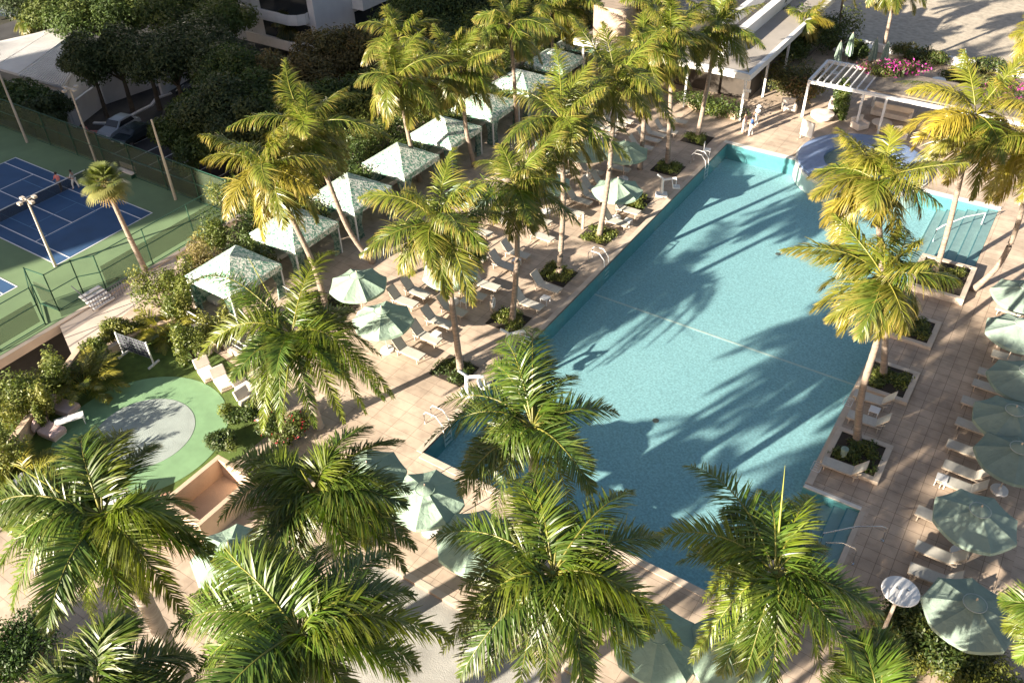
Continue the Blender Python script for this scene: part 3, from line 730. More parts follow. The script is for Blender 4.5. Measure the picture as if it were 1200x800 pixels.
UR = [((1205, 335), 'grey green parasol farthest up the right row, cut by the picture edge'), ((1200, 378), 'grey green parasol second from the far end of the right row'),
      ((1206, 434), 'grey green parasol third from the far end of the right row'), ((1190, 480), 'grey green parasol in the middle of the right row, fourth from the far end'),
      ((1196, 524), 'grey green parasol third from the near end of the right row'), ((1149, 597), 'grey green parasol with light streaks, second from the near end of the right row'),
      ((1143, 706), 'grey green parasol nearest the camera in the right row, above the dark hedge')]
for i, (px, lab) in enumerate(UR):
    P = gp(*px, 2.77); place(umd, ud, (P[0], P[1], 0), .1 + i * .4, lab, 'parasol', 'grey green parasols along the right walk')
fo = make_folded(mt=M['sage']); uf = [False]
for px, lab in (((996, 56), 'closed sage green parasol, leftmost on the raised far terrace'), ((1126, 76), 'closed pale sage parasol right of the magenta flowers on the far terrace')):
    P = gp(*px, 1.5); place(fo, uf, (P[0], P[1], 0), 0, lab, 'folded parasol', 'closed parasols on the far terrace')
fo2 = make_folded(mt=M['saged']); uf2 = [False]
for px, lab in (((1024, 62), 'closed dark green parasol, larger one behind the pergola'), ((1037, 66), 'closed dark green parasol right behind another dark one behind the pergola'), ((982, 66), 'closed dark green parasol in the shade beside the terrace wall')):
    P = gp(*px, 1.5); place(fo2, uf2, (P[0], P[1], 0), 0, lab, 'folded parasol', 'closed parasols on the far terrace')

# ------------------------------------------------------------------ sun loungers
lo = make_lounger(); ul = [False]
LL = [(484, 413), (504, 395), (518, 377), (535, 363), (477, 353), (492, 342), (557, 345), (573, 334), (595, 311), (609, 297), (566, 271), (638, 277), (645, 336), (624, 356),
      (634, 278), (672, 248), (683, 235), (726, 260), (739, 246), (697, 201), (728, 197), (733, 189), (746, 179), (755, 172), (764, 163), (771, 157), (635, 258), (662, 262),
      (560, 300), (545, 285), (588, 258), (520, 330), (612, 262), (706, 190), (716, 178), (600, 285)]
LL = [(LL[i]) for i in range(len(LL))]
pts = []
for px in LL:
    P = gp(*px, .37); 
    if all(math.hypot(P[0] - q[0], P[1] - q[1]) > .72 or abs(P[1] - q[1]) > .72 for q in pts) and all(not (abs(P[1] - q[1]) < .74 and abs(P[0] - q[0]) < 2.0) for q in pts): pts.append(P)
for xr in (-4.5, -8.3):
    for k in range(30):
        P = np.array([xr + .2 * math.sin(k * 2.1), 12.2 + .98 * k, .37])
        if P[1] > 39.5 or k % 7 == 5: continue
        if xr > -5 and min(abs(P[1] - b) for b in (16.0, 21.2, 26.3, 31.7, 37.1)) < .1: continue
        if all(not (abs(P[1] - q[1]) < .86 and abs(P[0] - q[0]) < 2.1) for q in pts): pts.append(P)
pts.sort(key=lambda P: P[1])
for i, P in enumerate(pts):
    place(lo, ul, (P[0] - .35, P[1], 0), RNG.uniform(-.06, .06), 'pale sling lounger with raised back, left deck, %s from the near end' % (nth(i)) if i < len(pts) / 2 else 'pale sling lounger with raised back, left deck, %s from the far end' % nth(len(pts) - 1 - i), 'sun lounger', 'sun loungers on the left deck')
for px, lab, rz in (((1028, 468), 'pale lounger facing the pool, farther of the two between the planted beds on the right', math.pi), ((1021, 493), 'pale lounger facing the pool, nearer of the two between the planted beds on the right', math.pi),
                ((993, 549), 'pale lounger standing beyond the nearest planted bed at the steps corner of the pool', math.pi)):
    P = gp(*px, .37); place(lo, ul, (P[0] - .1, P[1], 0), rz + .03, lab, 'sun lounger', 'sun loungers between the planted beds')
LR = [(1183, 400), (1178, 417), (1162, 438), (1156, 452), (1143, 472), (1137, 498), (1127, 524), (1123, 549), (1118, 565), (1092, 604), (1092, 645), (1085, 671), (1075, 703), (1178, 378), (1182, 362)]
ptr = sorted([gp(*px, .37) for px in LR], key=lambda P: P[1]); keep = []
for P in ptr:
    if all(abs(P[1] - q[1]) > .72 for q in keep): keep.append(P)
for i, P in enumerate(keep):
    place(lo, ul, (P[0] + .38, P[1], 0), math.pi + RNG.uniform(-.05, .05), 'pale lounger sticking out from under the right parasols, %s from the near end' % ordinal(i), 'sun lounger', 'sun loungers under the right parasols')
st = make_side_table(); us = [False]
for k, (px, lab) in enumerate((((511, 391), 'small pale side table between the first left loungers'), ((545, 352), 'small pale green side table beside the loungers under the leaning palm'), ((639, 349), 'small pale table between the two poolside loungers by the planted bed'),
        ((605, 305), 'small side table beside a lounger behind the second palm trunk'), ((736, 258), 'small side table under the poolside parasol'), ((1025, 480), 'low pale table between the right loungers'), ((1104, 560), 'small dark looking table under the right parasols'))):
    P = gp(*px, .4); place(st, us, (P[0], P[1], 0), 0, lab, 'side table', 'side tables among the loungers')

# garden furniture
def pink_chair(P, rz, lab):
    r = empty('lounge_chair', P, rz, lab, 'lounge chair', 'pink lounge chairs by the green')
    mb = MB(); mb.box((.25, 0, .27), (1.15, .85, .34)); mb.build('seat', M['pinkcush'], r, bevel=.09)
    mb = MB(); vs = []
    for k in range(2):
        for j in range(13):
            a = math.pi * j / 12; vs.append((-.38 - .2 * k, .48 * math.cos(a), .30 + .58 * math.sin(a)))
    mb.add(vs, [(j, j + 1, 14 + j, 13 + j) for j in range(12)] + [tuple(range(12, -1, -1)), tuple(range(13, 26)), (0, 13, 25, 12)]); mb.build('backrest', M['pinkcush'], r, bevel=.04)
    mb = MB(); mb.box((.25, 0, .05), (1.0, .7, .1)); mb.build('plinth', M['cwhite'], r)
pink_chair((*gp(75, 481)[:2], .02), rad(12), 'pale pink lounge chair against the tan wall, farther of the two')
pink_chair((*gp(59, 508)[:2], .02), rad(8), 'pale pink lounge chair against the tan wall, nearer of the two')
P = gp(85, 499); r = empty('garden_table', (P[0], P[1], .02), rad(60), 'slim white metal table between the pink chairs and the green', 'table')
mb = MB(); mb.box((0, 0, .5), (1.35, .5, .04)); mb.build('top', M['metalw'], r)
for x in (-.62, .62):
    for y in (-.2, .2): mb = MB(); mb.box((x, y, .24), (.04, .04, .48)); mb.build('leg', M['metalw'], r)
for px, rz, lab in (((28, 566), .2, 'white square garden table at the foot of the tan wall'), ((133, 582), .7, 'white folding table beside the palm fronds at the near side of the green'), ((78, 578), .4, 'white table half hidden by palm fronds at the near side of the green')):
    P = gp(*px, .6); r = empty('garden_table', (P[0], P[1], .02), rz, lab, 'table'); mb = MB(); mb.box((0, 0, .62), (1.15, .9, .05)); mb.build('top', M['metalw'], r, bevel=.01)
    for x in (-.5, .5):
        for y in (-.38, .38): mb = MB(); mb.bar((x, y * .6, 0), (x, y, .6), .045); mb.build('leg', M['metalw'], r)
# grid game
P = gp(163, 422); r = empty('grid_game', (P[0], P[1], .02), rad(8), 'dark grid game frame with white feet at the back of the lawn', 'lawn game')
mb = MB()
for k in range(8): mb.bar((-1.0 + k * .2857, 0, .45), (-1.0 + k * .2857, 0, 1.55), .02)
for k in range(6): mb.bar((-1.0, 0, .45 + k * .22), (1.0, 0, .45 + k * .22), .02)
mb.build('grid', mat('game_grid', (.16, .19, .19), .6), r)
mb = MB(); mb.box((0, .03, 1.0), (1.98, .02, 1.08)); mb.build('back_panel', M['cdark'], r)
for s in (-1.08, 1.08): mb = MB(); mb.bar((s, 0, .05), (s, 0, 1.6), .07); mb.bar((s, -.4, .05), (s, .4, .05), .09, .1); mb.build('leg', M['metalw'], r)
# cushioned daybeds
for k, (px, rz) in enumerate((((243, 437), -.35), ((262, 448), -.35), ((289, 455), -.1), ((294, 472), -.1), ((303, 484), -.1))):
    P = gp(*px, .2); r = empty('daybed', (P[0], P[1], .02), rz, 'cream daybed cushion set on the lawn edge, %s from the left' % ordinal(k), 'daybed', 'cream daybeds at the lawn edge')
    mb = MB(); mb.box((0, 0, .2), (1.05, .75, .16)); mb.build('cushion', M['cush'], r, bevel=.05); mb = MB(); mb.bar((-.55, 0, .25), (-.8, 0, .75), .8, .14); mb.build('backrest', M['cush'], r, bevel=.04)
    mb = MB(); mb.box((0, 0, .06), (1.15, .75, .1)); mb.build('base', M['frame'], r)
P = gp(240, 415); r = empty('pedestal_table', (P[0], P[1], .02), 0, 'white cube side table with a thin timber post beside the daybeds', 'side table')
mb = MB(); mb.box((0, 0, .3), (.62, .62, .6)); mb.build('body', M['cush'], r, bevel=.02); mb = MB(); mb.bar((0, 0, .6), (-.1, .1, 1.5), .035); mb.build('post', M['orange'], r)

# ------------------------------------------------------------------ cabanas
def make_cabana():
    r = empty('cabana', (0, 0, 0)); a = 1.92; h = 2.25
    mb = MB(); vs = [(-a, -a, h), (a, -a, h), (a, a, h), (-a, a, h), (0, 0, h + .95), (-a, -a, h - .38), (a, -a, h - .38), (a, a, h - .38), (-a, a, h - .38)]
    mb.add(vs, [(0, 1, 4), (1, 2, 4), (2, 3, 4), (3, 0, 4), (0, 5, 6, 1), (1, 6, 7, 2), (2, 7, 8, 3), (3, 8, 5, 0)])
    c = mb.build('roof', M['cabroof'], r); so = c.modifiers.new('thickness', 'SOLIDIFY'); so.thickness = .02
    for x in (-1, 1):
        for y in (-1, 1):
            mb = MB(); mb.box((x * (a - .08), y * (a - .08), 1.1), (.09, .09, 2.2)); mb.build('post', M['metalw'], r)
    for (cx, cy, dx, dy) in ((1, -1, -1, 0), (1, -1, 0, 1), (1, 1, 0, -1), (1, 1, -1, 0), (-1, -1, 1, 0), (-1, 1, 1, 0)):   # gathered curtains
        mb = MB(); vs = []; K = 17
        for i in range(K):
            f = i / (K - 1) * .75; o = .05 * (-1) ** i
            for z, q in ((h - .05, 1.15), (1.1, .62), (.05, .8)): vs.append((cx * (a - .1) + dx * f * q + (o if dx == 0 else 0), cy * (a - .1) + dy * f * q + (o if dy == 0 else 0), z))
        mb.add(vs, [(3 * i + j, 3 * i + j + 1, 3 * i + 4 + j, 3 * i + 3 + j) for i in range(K - 1) for j in range(2)])
        mb.build('curtain', M['cabcurtain'], r)
    mb = MB(); mb.box((-a + .06, 0, 1.0), (.03, 2 * a - .3, 2.0)); mb.build('back_panel', M['cabcurtain'], r)
    mb = MB(); mb.box((-1.2, 0, .25), (.9, 2.4, .3)); mb.build('sofa', M['cush'], r, bevel=.05)
    return r
cb = make_cabana(); uc = [False]
for i in range(9):
    place(cb, uc, (-16.85 + (.25 if i == 0 else 0), 4.05 + 5.2 * i, 0), .02 * (i % 3 - 1), 'white and sage patterned pyramid cabana, %s of the row counted from the near end' % ordinal(i), 'cabana', 'cabanas along the left side')
# hedges between the cabanas
for i in range(9):
    bush('hedge', -18.6, 6.7 + 5.2 * i, 0, 2.2, .9, 2.5, 2600, .10, GR, 'leafy green screen shrub in the gap beyond the %s cabana' % ordinal(i), 'hedge', 'shrubs between the cabanas', seed=40 + i)

for i in range(14):
    bush('hedge', -21.4 - .3 * (i % 3), 8 + 3.9 * i, 0, 1.7, 2.2, 2.6 + .5 * (i % 2), 2600, .10, [GR, GR + YG[:2], YG][i % 3], 'thick shrub of the green belt behind the cabanas, %s from the near end' % ordinal(i), 'hedge', 'green belt behind the cabanas', seed=300 + i)
# ------------------------------------------------------------------ planted beds
def bed(pxs, lab, z=0, pal=YG, group='planted beds set in the deck', h=.35):
    P = [gp(*q, 0) for q in pxs]; c = sum(P) / len(P)
    r = empty('planting_bed', c, 0, lab, 'planting bed', group); pl = [(p[0] - c[0], p[1] - c[1]) for p in P]
    mb = MB(); mb.prism(pl, .004, .03); mb.build('soil', M['soil'], r)
    cs, rr = [], []
    for i in range(16):
        wts = RNG.dirichlet([1] * len(pl)); x = sum(w_ * p[0] for w_, p in zip(wts, pl)) * 1.1; y = sum(w_ * p[1] for w_, p in zip(wts, pl)) * 1.1
        cs.append((x, y, h * .4)); rr.append((.38, .38, h * .6))
    V, Q, C = leaves(cs, rr, 1700, .07, pal, seed=int(abs(c[0] * 10)), shell=.3); V[:, 2] = np.maximum(V[:, 2], .04)
    quadmesh('foliage', V, Q, C, M['leafbush'], r)
def rectbed(cx, cy, sx_, sy_, lab, **k):
    h_ = .5
    import itertools
    P = [np.array([cx - sx_, cy - sy_, 0]), np.array([cx + sx_, cy - sy_, 0]), np.array([cx + sx_, cy + sy_, 0]), np.array([cx - sx_, cy + sy_, 0])]
    r = empty('planting_bed', (cx, cy, 0), 0, lab, 'planting bed', 'planted beds set in the deck'); mb = MB()
    mb.prism([(-sx_, -sy_), (sx_, -sy_), (sx_, sy_), (-sx_, sy_)], .005, .03); mb.build('soil', M['soil'], r)
    cs = [(RNG.uniform(-sx_, sx_) * .8, RNG.uniform(-sy_, sy_) * .8, .15) for i in range(18)]
    V, Q, C = leaves(cs, [(.4, .4, .24)] * 18, k.get('N', 1900), .075, k.get('pal', YG), seed=int(cy * 7) % 97, shell=.3); V[:, 2] = np.maximum(V[:, 2], .04)
    quadmesh('foliage', V, Q, C, M['leafbush'], r)
for y, x, lab in ((5.6, -2.2, 'first'), (10.7, -2.1, 'second'), (16.0, -2.1, 'third'), (21.2, -2.1, 'fourth'), (26.3, -2.1, 'fifth'), (31.7, -2.1, 'sixth'), (37.1, -2.2, 'seventh')):
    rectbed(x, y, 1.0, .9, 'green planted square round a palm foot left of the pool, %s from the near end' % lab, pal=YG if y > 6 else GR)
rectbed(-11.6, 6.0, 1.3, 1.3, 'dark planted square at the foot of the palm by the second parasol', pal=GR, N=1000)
# raised planters on the right of the pool
def planter(cx, cy, sx_, sy_, h, lab, wallm='coping', soilh=.0):
    r = empty('raised_planter', (cx, cy, 0), 0, lab, 'planter', 'raised planters on the right pool edge'); t = .28; mb = MB()
    mb.box((0, sy_ - t / 2, h / 2), (2 * sx_, t, h)); mb.box((0, -sy_ + t / 2, h / 2), (2 * sx_, t, h)); mb.box((-sx_ + t / 2, 0, h / 2), (t, 2 * sy_ - 2 * t - .004, h)); mb.box((sx_ - t / 2, 0, h / 2), (t, 2 * sy_ - 2 * t - .004, h))
    mb.build('kerb', M[wallm], r, bevel=.02); mb = MB(); mb.box((0, 0, h * .4), (2 * sx_ - 2 * t - .01, 2 * sy_ - 2 * t - .01, h * .8)); mb.build('soil', M['soil'], r)
    cs = [(RNG.uniform(-1, 1) * (sx_ - .55), RNG.uniform(-1, 1) * (sy_ - .55), h * .8 + .1) for i in range(18)]
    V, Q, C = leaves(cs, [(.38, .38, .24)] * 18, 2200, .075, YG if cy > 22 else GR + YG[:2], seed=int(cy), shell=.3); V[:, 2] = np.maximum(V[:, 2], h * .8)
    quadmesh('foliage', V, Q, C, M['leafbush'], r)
planter(17.6, 27.2, 1.55, 1.9, .42, 'raised stone planter with bright leaves by the far steps of the pool')
planter(17.35, 21.6, 1.2, 1.3, .2, 'dark leafed planter under the drooping frond on the right edge')
planter(17.3, 16.6, 1.25, 1.35, .2, 'stone edged planter at the end of the lane line, two palms rising from it')
planter(17.45, 10.6, 1.3, 1.35, .2, 'stone edged planter nearest the camera on the right edge, one tall palm in it')
# grey green lamp stump in the near planter
P = gp(989, 530, .5); r = empty('bollard_light', (P[0], P[1], .28), 0, 'short grey green bollard in the nearest right planter', 'bollard')
mb = MB(); mb.lathe((0, 0, 0), [(.13, 0), (.15, .35), (.17, .38), (.17, .48), (.02, .52)], 14); mb.build('body', M['saged'], r, smooth=True)

# ================================================================== TENNIS COURTS
K0 = gp(66, 310, ZC); K1 = gp(179, 250, ZC); CW = K1[1] - K0[1]; CX = (K0[0] + K1[0]) / 2; CL = CW * 23.77 / 10.97
XE = gp(125, 345, ZC)[0]; YF = gp(95, 187, ZC)[1] + .3
mb = MB(); mb.prism([(-120, -60), (XE, -60), (XE, YF + .4), (-120, YF + .4)], ZC - .3, ZC); struct('court_slab', mb, M['green']); mb = MB(); mb.prism([(-120, -60), (XE - .6, -60), (XE - .6, YF), (-120, YF)], ZP - .2, ZC - .304); struct('court_base', mb, M['asphalt'])
mb = MB(); mb.prism([(XE, -60), (XE + .35, -60), (XE + .35, YF + .4), (XE, YF + .4)], ZC - .5, ZC + .12); tag(mb.build('parapet_wall', M['beige']), 'long beige concrete edge wall below the tennis court fence', 'wall')
y0 = K0[1]; y1 = K1[1]; k_ = CW / 10.97
mb = MB(); mb.prism([(CX - CL, y0), (CX, y0), (CX, y1), (CX - CL, y1)], ZC + .004, ZC + .008); struct('tennis_court', mb, M['blue'])
C2 = gp(20, 336, ZC)
mb = MB(); mb.prism([(C2[0] - CL, C2[1] - CW), (C2[0], C2[1] - CW), (C2[0], C2[1]), (C2[0] - CL, C2[1])], ZC + .004, ZC + .008); struct('tennis_court', mb, M['blue'])
def lines(x1, ya, yb, name):
    mb = MB(); z = ZC + .013; t = .09
    def l(a, b): mb.bar((a[0], a[1], z), (b[0], b[1], z), t, .004)
    def ly(x): mb.box((x, (ya + yb) / 2, z), (t, yb - ya + t, .004))
    def lx(y, a=None, b=None): a = x1 - CL if a is None else a; b = x1 if b is None else b; mb.box(((a + b) / 2, y, z + .004), (b - a, t, .004))
    ly(x1); ly(x1 - CL); 
    for y in (ya, yb, ya + 1.37 * k_, yb - 1.37 * k_): lx(y)
    for x in (x1 - 5.49 * k_, x1 - CL + 5.49 * k_): mb.box((x, (ya + yb) / 2, z), (t, yb - ya - 2.74 * k_, .004))
    lx((ya + yb) / 2, x1 - CL + 5.49 * k_, x1 - 5.49 * k_)
    struct(name, mb, M['line'])
    mb = MB()                                                     # the fainter blended lines
    for y in (ya + .25 * (yb - ya), yb - .25 * (yb - ya)): mb.box((x1 - CL / 2, y, z + .008), (CL * .56, .06, .003))
    for x in (x1 - CL * .22, x1 - CL * .36): mb.box((x, (ya + yb) / 2, z + .008), (.06, (yb - ya) * .5, .003))
    struct('blended_lines', mb, mat('faint_line', (.12, .26, .42), .7, .05))
lines(CX, y0, y1, 'court_lines'); lines(C2[0], C2[1] - CW, C2[1], 'court_lines')
def screen_mat(name, col, dens):
    m, t, b = new_mat(name); b.inputs['Base Color'].default_value = (*col, 1); b.inputs['Roughness'].default_value = .9
    tr = t.nodes.new('ShaderNodeBsdfTransparent'); ms = t.nodes.new('ShaderNodeMixShader'); ms.inputs[0].default_value = dens
    t.links.new(tr.outputs[0], ms.inputs[1]); t.links.new(b.outputs[0], ms.inputs[2]); t.links.new(ms.outputs[0], t.nodes['Material Output'].inputs[0]); return m
M['screen'] = screen_mat('windscreen', (.05, .065, .035), .62); M['mesh'] = screen_mat('chain_mesh', (.06, .16, .10), .07); M['netm'] = screen_mat('net_mesh', (.03, .035, .04), .45)
# net
xn = CX - CL / 2; r = empty('tennis_net', (xn, (y0 + y1) / 2, ZC), 0, 'dark tennis net with a white top band across the blue court', 'tennis net'); hw = CW / 2 + .9
mb = MB(); mb.box((0, 0, .47), (.02, 2 * hw, .86)); mb.build('mesh', M['netm'], r); mb = MB(); mb.box((0, 0, .93), (.05, 2 * hw, .07)); mb.build('band', M['line'], r)
for s in (-1, 1): mb = MB(); mb.bar((0, s * hw, 0), (0, s * hw, 1.05), .08); mb.build('post', M['fence'], r)
def fence(name, pts, h, z, label, step=3.0, screens=True, lowx=.35, top=2.0, group='green court fences'):
    r = empty(name, (pts[0][0], pts[0][1], z), 0, label, 'fence', group); o = np.array(pts[0]); rail = MB(); scr = MB(); msh = MB()
    for a, b in zip(pts, pts[1:]):
        a = np.array(a) - o; b = np.array(b) - o; L = np.linalg.norm(b - a); n = max(1, int(L / step))
        for hh in (.08, h * .55, h): rail.bar((*a, hh), (*b, hh), .05)
        for i in range(n + 1):
            p = a + (b - a) * i / n; mb = MB(); mb.tube([(*p, 0), (*p, h + .05)], .045, 6); mb.build('post', M['fence'], r)
        d = (b - a) / L
        q = [(*a, .05), (*b, .05), (*b, h), (*a, h)]; msh.add(q, [(0, 1, 2, 3)])
        if screens:
            nn = np.array([d[1], -d[0]]) * .06; a2 = a + d * .2 + nn; b2 = b - d * .2 + nn
            scr.add([(*a2, lowx), (*b2, lowx), (*b2, top), (*a2, top)], [(0, 1, 2, 3)])
    rail.build('rail', M['fence'], r); msh.build('chain_mesh', M['mesh'], r)
    if screens: scr.build('windscreen', M['screen'], r)
    return r
G0 = gp(118, 338, ZC)[1]; FX = XE - .25
fence('court_fence', [(FX, YF), (FX, G0)], 3.0, ZC, 'green court fence with dark windscreen behind the leaning fan palm')
fence('court_fence', [(FX, G0), (FX - .9, G0 - 1.2), (FX - .9, G0 - 3.2)], 3.0, ZC, 'open green gate bay of the court fence without windscreen', 1.1, False)
fence('court_fence', [(FX - .9, G0 - 3.2), (FX - 2.8, G0 - 3.4), (FX - .4, G0 - 4.6)], 3.0, ZC, 'short green fence panel at the foot of the nearest floodlight pole', 2.0)
fence('court_fence', [(FX - .4, G0 - 4.6), (FX, -30)], 3.0, ZC, 'green court fence at the left picture edge beside the second court')
fence('court_fence', [(FX, YF), (-100, YF)], 3.2, ZC, 'dark screened court fence between the courts and the car park', 4.0, True, .1, 3.0)
# walkway slab, steps and rail
WP = [gp(*q, ZC) for q in ((64, 378), (105, 352), (150, 325), (200, 298), (206, 322), (170, 372), (84, 425))]
mb = MB(); mb.prism([(p[0] + .5, p[1]) for p in WP], ZC - .5, ZC + .03); tag(mb.build('walkway', M['beige']), 'beige concrete walkway slab between the court edge and the hedge', 'walkway')
P = gp(112, 352, ZC); r = empty('steps', (P[0], P[1], ZC), 0, 'small white steps with a black baluster rail outside the court gate', 'steps'); mb = MB()
for k in range(5): mb.box((-.3 + .32 * k, 0, .62 - .12 * k), (.32, 1.6, .08))
mb.build('tread', M['stuccow'], r); mb = MB()
for k in range(16): mb.bar((1.0, -.9 + k * .2, .0), (1.0, -.9 + k * .2, 1.0), .03)
mb.bar((1.0, -.95, 1.0), (1.0, 2.2, 1.0), .05); mb.bar((-.6, -.9, 1.55), (1.0, -.95, 1.0), .05); mb.build('railing', M['cdark'], r)
P = gp(150, 206, ZC); r = empty('bench', (P[0], P[1], ZC), 0, 'beige bench at the back of the tennis court by the dark fence', 'bench'); mb = MB(); mb.box((0, 0, .45), (2.0, .5, .07)); mb.build('seat', M['cush'], r)
mb = MB(); mb.box((0, .25, .8), (2.0, .06, .4)); mb.build('backrest', M['cush'], r)
for x in (-.8, .8): mb = MB(); mb.box((x, 0, .21), (.06, .45, .42)); mb.build('leg', M['fence'], r)
# floodlight poles
for base, top, zz, lab, big in (((65, 312), (31, 234), ZC, 'nearest grey floodlight pole with a crossed lamp head beside the court corner', 1), ((32, 167), (-8, 66), ZC, 'tall bare floodlight pole at the left picture edge', 1),
                           ((113, 190), (84, 104), ZC, 'floodlight pole with a small head in front of the parked silver car', 1), ((206, 234), (178, 140), ZC, 'plain tapered floodlight pole near the far court corner', 0)):
    B = gp(*base, zz); r = empty('floodlight_pole', B, 0, lab, 'light pole', 'floodlight poles round the tennis court'); h = min(np.arange(3, 12, .05), key=lambda q: abs((lambda v: 400 - F * v[1] / -v[2])(R.T @ (B + [0, 0, q] - CAM)) - top[1]))
    mb = MB(); mb.tube([(0, 0, 0), (0, 0, h)], [.13, .07], 8); mb.build('pole', M['pole'], r, smooth=True)
    if big:
        mb = MB(); mb.bar((-.55, 0, h), (.55, 0, h), .06); mb.bar((0, -.55, h), (0, .55, h), .06); mb.build('crossarm', M['pole'], r)
        for a, b in ((-.55, 0), (.55, 0), (0, -.55), (0, .55)): mb = MB(); mb.box((a, b, h - .02), (.34, .26, .16)); mb.build('lamp_head', M['pole'], r)

# ================================================================== CAR PARK AND BACKGROUND
mb = MB(); mb.prism([(-100, YF + .6), (-30, YF + .6), (-30, 52), (-100, 52)], ZP - .25, ZP); struct('car_park', mb, M['asphalt'])
mb = MB()
q0 = gp(118, 178, ZP)
for k in range(6): mb.box((q0[0] + 1.5 + k * 2.5, q0[1] + 2.6, ZP + .01), (.1, 4.4, .01))
mb.box((q0[0] + 7.6, q0[1] + .35, ZP + .012), (13, .1, .01)); struct('bay_lines', mb, M['line'])
mb = MB(); kp = [gp(*q, ZP) for q in ((110, 145), (137, 146), (160, 133), (178, 124), (184, 116), (201, 110))]
for a, b in zip(kp, kp[1:]): mb.bar(a + [0, 0, .08], b + [0, 0, .08], .35, .16)
struct('kerb', mb, M['stuccow'])
def car(P, rz, m, lab, s=1.0, suv=True):
    r = empty('parked_car', P, rz, lab, 'car', 'cars in the shaded car park'); H = 1.62 if suv else 1.42
    prof = [(-2.15, .35), (-2.2, .75), (-2.05, 1.0), (-1.7, 1.05 if suv else .98), (-1.35, H - .06), (-.6, H), (.35, H - .03), (1.0, 1.08), (1.9, .95), (2.2, .72), (2.2, .35)]
    mb = MB(); n = len(prof); vs = []
    for sy_, w_ in ((-1, 1), (1, 1)):
        for x, z in prof: vs.append((x, sy_ * (.9 - max(0, z - 1.0) * .32), z))
    mb.add(vs, [tuple(range(n - 1, -1, -1)), tuple(range(n, 2 * n))] + [(i, (i + 1) % n, (i + 1) % n + n, i + n) for i in range(n)]); mb.build('body', m, r, bevel=.05)
    mb = MB()
    for sy_ in (-1, 1): mb.add([(-1.4, sy_ * .895, 1.08), (-1.18, sy_ * .78, H - .13), (.25, sy_ * .78, H - .13), (.8, sy_ * .895, 1.08)], [(0, 1, 2, 3)])
    mb.build('side_window', M['glassd'], r)
    mb = MB(); mb.add([(.40, -.70, H - .05), (.40, .70, H - .05), (.97, .80, 1.12), (.97, -.80, 1.12)], [(0, 1, 2, 3)]); o = mb.build('windscreen', M['glassd'], r); o.location = (.025, 0, .02)
    for x in (-1.35, 1.38):
        for y in (-.86, .86):
            mb = MB(); mb.tube([(x, y - .1, .33), (x, y + .1, .33)], .33, 16); wh = mb.build('wheel', M['black'], r); mb = MB(); mb.tube([(x, y - .11 if y < 0 else y + .10, .33), (x, y - .10 if y < 0 else y + .11, .33)], .2, 12); mb.build('rim', M['steel'], wh)
    for y in (-.62, .62): mb = MB(); mb.box((2.19, y, .75), (.06, .34, .13)); mb.build('headlight', M['white'], r)
A = gp(125, 165, ZP); B = gp(158, 146, ZP); Q = gp(140, 157, ZP)
car((Q[0], Q[1] + .2, ZP), math.atan2(A[1] - B[1], A[0] - B[0]), M['carw'], 'silver white SUV parked behind the court fence')
car((Q[0] + 2.6, Q[1] - .1, ZP), math.atan2(A[1] - B[1], A[0] - B[0]), M['card'], 'dark car parked right beside the silver SUV', suv=False)
Q = gp(234, 113, ZP); car((Q[0], Q[1], ZP), rad(200), M['card'], 'dark parked car under the trees at the far end of the car park', suv=False)
Q = gp(7, 20, ZP); car((Q[0], Q[1], ZP), rad(30), M['card'], 'dark car on the street at the top left corner', suv=False)
# red scooter
P = gp(110, 160, ZP); r = empty('scooter', P, rad(200), 'small red scooter beside the silver SUV', 'scooter'); mb = MB(); mb.bar((-.6, 0, .5), (.35, 0, .45), .3, .3); mb.bar((.35, 0, .3), (.6, 0, 1.0), .2, .12); mb.build('body', M['cpink'], r, bevel=.04)
for x in (-.55, .6): mb = MB(); mb.tube([(x, -.05, .25), (x, .05, .25)], .25, 12); mb.build('wheel', M['black'], r)
# ribbed roof building
rb = empty('low_building', (*gp(45, 85, -3.5)[:2], ZP), 0, 'low white building with a ribbed metal roof at the left edge', 'building')
def ribroof(name, px, z, parent):
    P = [gp(*q, z_) for q, z_ in zip(px, z)]; o = np.array([parent.location[0], parent.location[1], parent.location[2]]); P = [p - o for p in P]
    mb = MB(); n = len(P); mb.add([*P, *[p - np.array([0, 0, .15]) for p in P]], [tuple(range(n)), tuple(range(2 * n - 1, n - 1, -1))] + [(i, (i + 1) % n, (i + 1) % n + n, i + n) for i in range(n)]); o1 = mb.build(name, M['roofw'], parent)
    mb = MB()
    a, b, c, d = P[:4]
    for i in range(1, 20):
        f = i / 20; s = a + (d - a) * f; e = b + (c - b) * f; mb.bar(s + [0, 0, .06], e + [0, 0, .06], .12, .14)
    mb.build('rib', M['roofw'], o1)
ribroof('roof', [(0, 72), (66, 31), (90, 55), (80, 102)][:4], [-3.6, -2.2, -3.6, -5.0], rb) if False else None
ribroof('roof', [(-6, 80), (68, 33), (87, 40), (94, 58)][:3] + [(22, 88)], [-3.4, -3.4, -3.4, -3.4], rb)
ribroof('roof', [(22, 88), (87, 40), (96, 66), (74, 103)], [-3.45, -3.45, -4.3, -4.8], rb)
ribroof('roof', [(-30, 55), (40, 41), (68, 33), (-6, 80)], [-3.9, -3.9, -3.45, -3.45], rb)
o_ = np.array([*rb.location]); wl = [gp(*q, -4.9) - o_ for q in ((0, 92), (22, 92), (74, 101), (92, 70))]; mb = MB()
for a, b in zip(wl, wl[1:]): mb.bar((a[0], a[1], 1.4), (b[0], b[1], 1.4), .3, 2.8)
mb.build('wall', M['stuccow'], rb)
